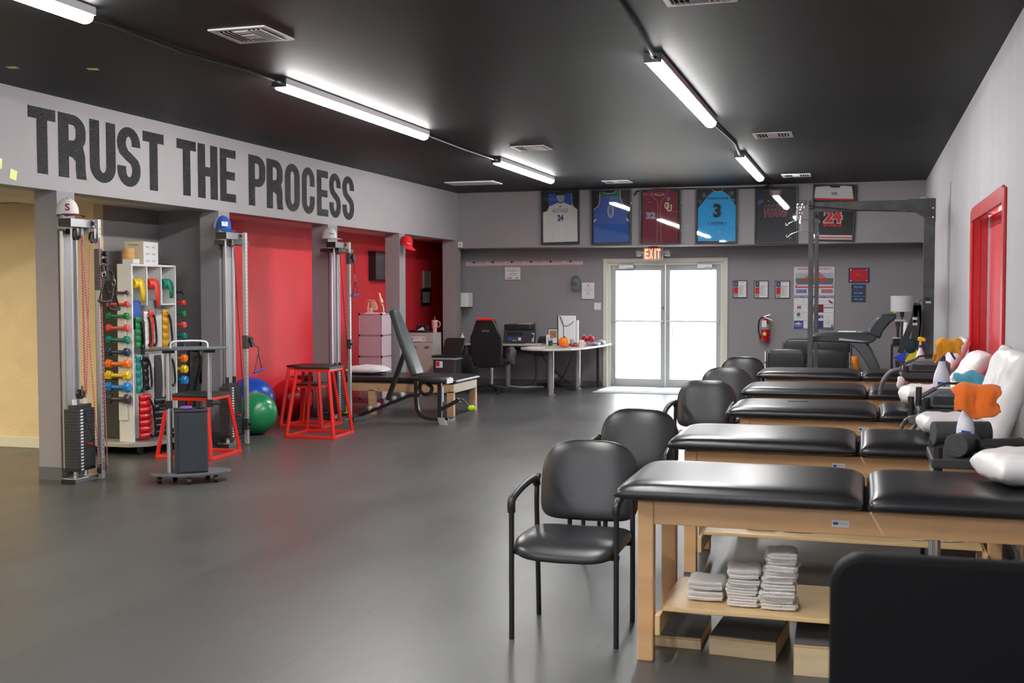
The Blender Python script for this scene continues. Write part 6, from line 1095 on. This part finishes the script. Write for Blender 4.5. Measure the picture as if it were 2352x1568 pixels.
for k, pts in enumerate(([(.28, 7.40, .83), (.24, 7.38, .80), (.215, 7.37, .72), (.22, 7.37, .60), (.26, 7.38, .45)], [(.31, 7.36, .79), (.28, 7.35, .74), (.25, 7.34, .66), (.25, 7.34, .5)], [(.36, 7.30, .80), (.43, 7.28, .83), (.49, 7.28, .78), (.51, 7.28, .68), (.50, 7.28, .5)], [(.40, 7.29, .80), (.52, 7.27, .82), (.56, 7.27, .72), (.55, 7.28, .55)])):
    tag(B().tube(pts, .013, 8, smooth=2).obj('air_hose', mat('hose_grey', (.05, .055, .06), .35), smooth=True), ['leftmost air hose hanging off the console trolley', 'inner left air hose hanging off the console trolley', 'inner right air hose curling below the tray', 'outermost right air hose curling below the tray'][k], 'hose', 'air hoses of the middle trolley')
tag(B().prism([(0, .02), (.05, .0), (.09, .05), (.085, .09), (.04, .07), (.0, .06)], (.27, 7.35, .78), X, Z, (0, .04, 0)).obj('hose_connector', mat('device_grey', 0), bev=.008), 'dark grey hose connector beside the middle trolley', 'connector')
t = thing('grip_handles', 'two black rubber handles clamped beside the middle trolley', 'handle', (.285, 7.42, .80)); 
for dx, z0, z1 in ((0, .03, .155), (.045, .10, .215), (.09, .02, .15)): B().cyl((dx, 0, z0), (dx, 0, z1), .018, n=14).obj('grip', m_black, t, smooth=True)
tag(B().tube([(.13, 9.3, .80), (.135, 9.3, .87), (.17, 9.3, .94), (.21, 9.3, .985), (.28, 9.3, 1.0)], [.014, .018, .018, .022], 8, smooth=2).obj('curved_arm', mat('device_grey', 0), smooth=True), 'curved dark arm reaching left from the farthest trolley', 'arm'); tag(B().sell((.275, 9.1, .91), (.028, .03, .05), .7, .7, f=lambda p: Vector((p.x + .004 * math.sin(p.z * 90), p.y, p.z))).obj('white_pouch', m_pillow, smooth=2), 'small white pouch hanging at the farthest trolley', 'pouch')
tag(B().box(.44, .53, 7.50, 7.62, 1.04, 1.041).obj('small_card', m_paper), 'small white card on the middle console', 'card').location.z = -.038
# rollers and massager on the nearest trolley
TZ = .813
tag(B().cyl((.335, 6.02, TZ + .085), (.60, 6.08, TZ + .088), .058, n=28).obj('foam_roller', mat('roller_foam', (.045, .047, .05), .7, bump=.5, bscale=90), smooth=True, bev=.004), 'long dark foam roller lying across the nearest trolley', 'roller')
tag(B().cyl((.425, 5.78, TZ + .056), (.50, 5.95, TZ + .056), .056, n=28).obj('short_roller', mat('roller_foam', 0), smooth=True, bev=.004), 'short dark roller with its round end toward the camera', 'roller')
t = thing('massage_gun', 'black massage gun lying at the right of the nearest trolley', 'massage gun', (.53, 5.86, TZ + .045)); B().cyl((0, 0, 0), (.20, .06, .01), .036, n=18).cyl((.20, .06, .01), (.27, .08, .01), .022, n=14).obj('body', m_black, t, smooth=True); B().cyl((.03, .0, .0), (.075, -.10, -.02), .019, n=14).obj('handle', mat('handle_gloss', (.05, .04, .04), .12, .5), t, smooth=True); B().sell((.25, .075, .0), (.05, .04, .035), .9, .9).obj('head', m_black, t, smooth=2)
def bottle(lab, x, y, z, s=1.0, top='white', lean=0, rz=0):
    t = thing('spray_bottle', lab, 'spray bottle', (x, y, z), rot=(0, lean, rz)); t.scale = (s, s, s); mb_ = mat('bottle_white', (.70, .70, .78), .3)
    B().lathe([(0, 0), (.038, 0), (.042, .012), (.042, .12), (.036, .15), (.018, .20), (.015, .22), (0, .22)], n=24).obj('bottle', mb_, t, smooth=True)
    B().lathe([(.0425, .03), (.0428, .032), (.0428, .112), (.0425, .114)], n=24).obj('label', mat('bottle_label', (.62, .66, .80), .5), t, smooth=True)
    mh = {'white': m_white, 'yellow': mat('sprayer_yellow', (.85, .52, .01), .35)}[top]; mtr = {'white': m_white, 'yellow': mat('sprayer_blue', (.01, .05, .4), .35)}[top]
    B().cyl((0, 0, .215), (0, 0, .24), .018, n=16).obj('collar', mtr, t, smooth=True); B().cyl((0, 0, .235), (0, 0, .285), .013, n=12).obj('neck', mh, t, smooth=True)
    B().prism([(-.025, .28), (.045, .275), (.05, .30), (.03, .315), (-.015, .325), (-.03, .305)], (0, -.014, 0), X, Z, (0, .028, 0)).obj('sprayer', mh, t, bev=.007); B().tube([(.035, 0, .28), (.05, 0, .25), (.065, 0, .225)], .006, 6).obj('trigger', mtr, t, smooth=True)
    for a, b_, z0 in ((-.8, .8, .10),): B().prism([(-.022, 0), (.012, 0), (.022, .028), (-.022, .034)], (0, -.0435, .075), X, Z, (0, .002, 0)).obj('blue_emblem', J['royal'], t)
    text('ZEP', m_white, (-.002, -.044, .09), X, Z, .012, .026, t)
    return t
bottle('white spray bottle under the orange cloth, nearest', .478, 5.92, TZ + .015, .97, 'white'); bottle('spray bottle with yellow top under the yellow cloth', .487, 7.86, .888, 1.22, 'yellow'); bottle('spray bottle with yellow head and blue trigger, farthest', .435, 9.60, .988, .78, 'yellow'); bottle('white spray bottle leaning under the light blue cloth', .64, 7.70, .888, .62, 'white', -.5)
def cloth(lab, c, sx, sy, drop, mc, seed, skew=0):
    r = random.Random(seed); ph = [r.uniform(0, 6) for _ in range(8)]; vs = []; fs = []; n, m_ = 34, 30; rad = .032
    for i in range(n + 1):
        for j in range(m_ + 1):
            u = 2 * i / n - 1; v = 2 * j / m_ - 1
            L = drop * (.78 + .30 * math.sin(2.2 * u + ph[0]) + .08 * math.sin(7 * u + ph[1])); s_ = v * (L + rad * 1.5); a = s_ / rad
            if abs(a) < PI / 2: y, z = rad * math.sin(a), rad * math.cos(a) - rad
            else: q = abs(s_) - rad * PI / 2; y, z = math.copysign(rad + q * .10, s_), -rad - q
            f = min(1, abs(v) * 1.6)
            y += f * (.009 * math.sin(6 * u + ph[2]) + .003 * math.sin(15 * u + 3 * v + ph[3])); z += .010 * math.sin(5 * u + ph[4]) * (1 - f) - .022 * abs(u) ** 3 + .004 * math.sin(9 * v + 6 * u + ph[5])
            x = u * sx * (.92 - .12 * f * math.sin(3 * v + ph[6]) ** 2) + skew * z + .006 * math.sin(10 * v + ph[7])
            vs.append((x, y * (sy / .10), z))
    for i in range(n):
        for j in range(m_): a = i * (m_ + 1) + j; fs.append((a, a + m_ + 1, a + m_ + 2, a + 1))
    o = B().add([(p[0] + c[0], p[1] + c[1], p[2] + c[2]) for p in vs], fs).obj('cleaning_cloth', mc, smooth=2); s_ = o.modifiers.new('thick', 'SOLIDIFY'); s_.thickness = .011; s_.offset = 1; q = o.modifiers.new('sub', 'SUBSURF'); q.levels = 1; q.render_levels = 1
    tag(o, lab, 'cloth', 'microfibre cloths over the spray bottles'); return o
def cm_(n, c): return mat('cloth_' + n, c, .95, bump=.8, bscale=200, sheen=.3)
cloth('bright orange cloth draped over the nearest spray bottle', (.525, 5.92, TZ + .335), .115, .11, .12, cm_('orange', (.88, .17, .01)), 3)
cloth('yellow orange cloth over the yellow topped spray bottle', (.53, 7.86, 1.285), .085, .09, .09, cm_('amber', (.85, .34, .005)), 5, .1)
cloth('light blue cloth over the leaning spray bottle', (.635, 7.70, 1.085), .10, .10, .11, cm_('aqua', (.10, .44, .60)), 8, -.15)
# pillows
def pillow(lab, c, sx, sy, sz, rot, seed, m_=None):
    t = thing('pillow', lab, 'pillow', c, group='white vinyl pillows on the treatment tables', rot=rot); B().cushion((0, 0, 0), sx, sy, sz, wr=.10, seed=seed, flat=.9, pw=5, e=.42, nx=44, ny=38).obj('cover', m_ or m_pillow, t, smooth=2, weld=True); return t
pillow('white pillow lying on the nearest treatment table', (.69, 5.22, .865), .42, .40, .068, (0, -.03, .25), 1)
pillow('largest white pillow standing against the wall on the second table', (.735, 6.82, 1.03), .52, .52, .07, (.06, math.radians(-74), .10), 2); pillow('white pillow lying flat behind the nearest orange cloth', (.47, 6.85, .86), .34, .34, .055, (0, 0, .1), 12)
pillow('slim white pillow standing behind the largest one', (.80, 7.42, 1.06), .44, .28, .045, (0, math.radians(-84), .0), 6)
pillow('white pillow leaning on the wall above the third table', (.70, 8.62, 1.0), .42, .40, .065, (0, math.radians(-55), .15), 3); pillow('white pillow lying on the third table', (.42, 8.55, .87), .32, .36, .07, (0, 0, .15), 4)
pillow('small looking white pillow leaning on the wall at the fourth table', (.72, 10.25, 1.02), .44, .40, .06, (0, math.radians(-62), .0), 5); 
t = thing('mobile_phone', 'black phone lying on the third treatment table', 'phone', (-.455, 8.70, .784), .2); B().box(-.075, .075, -.037, .037, 0, .01).obj('body', m_black, t, bev=.004)
# wall details
struct('trim_cable', B().box(RX - .006, RX, 13.07, 13.085, .1, 2.75), mat('wall_light_gray', 0))
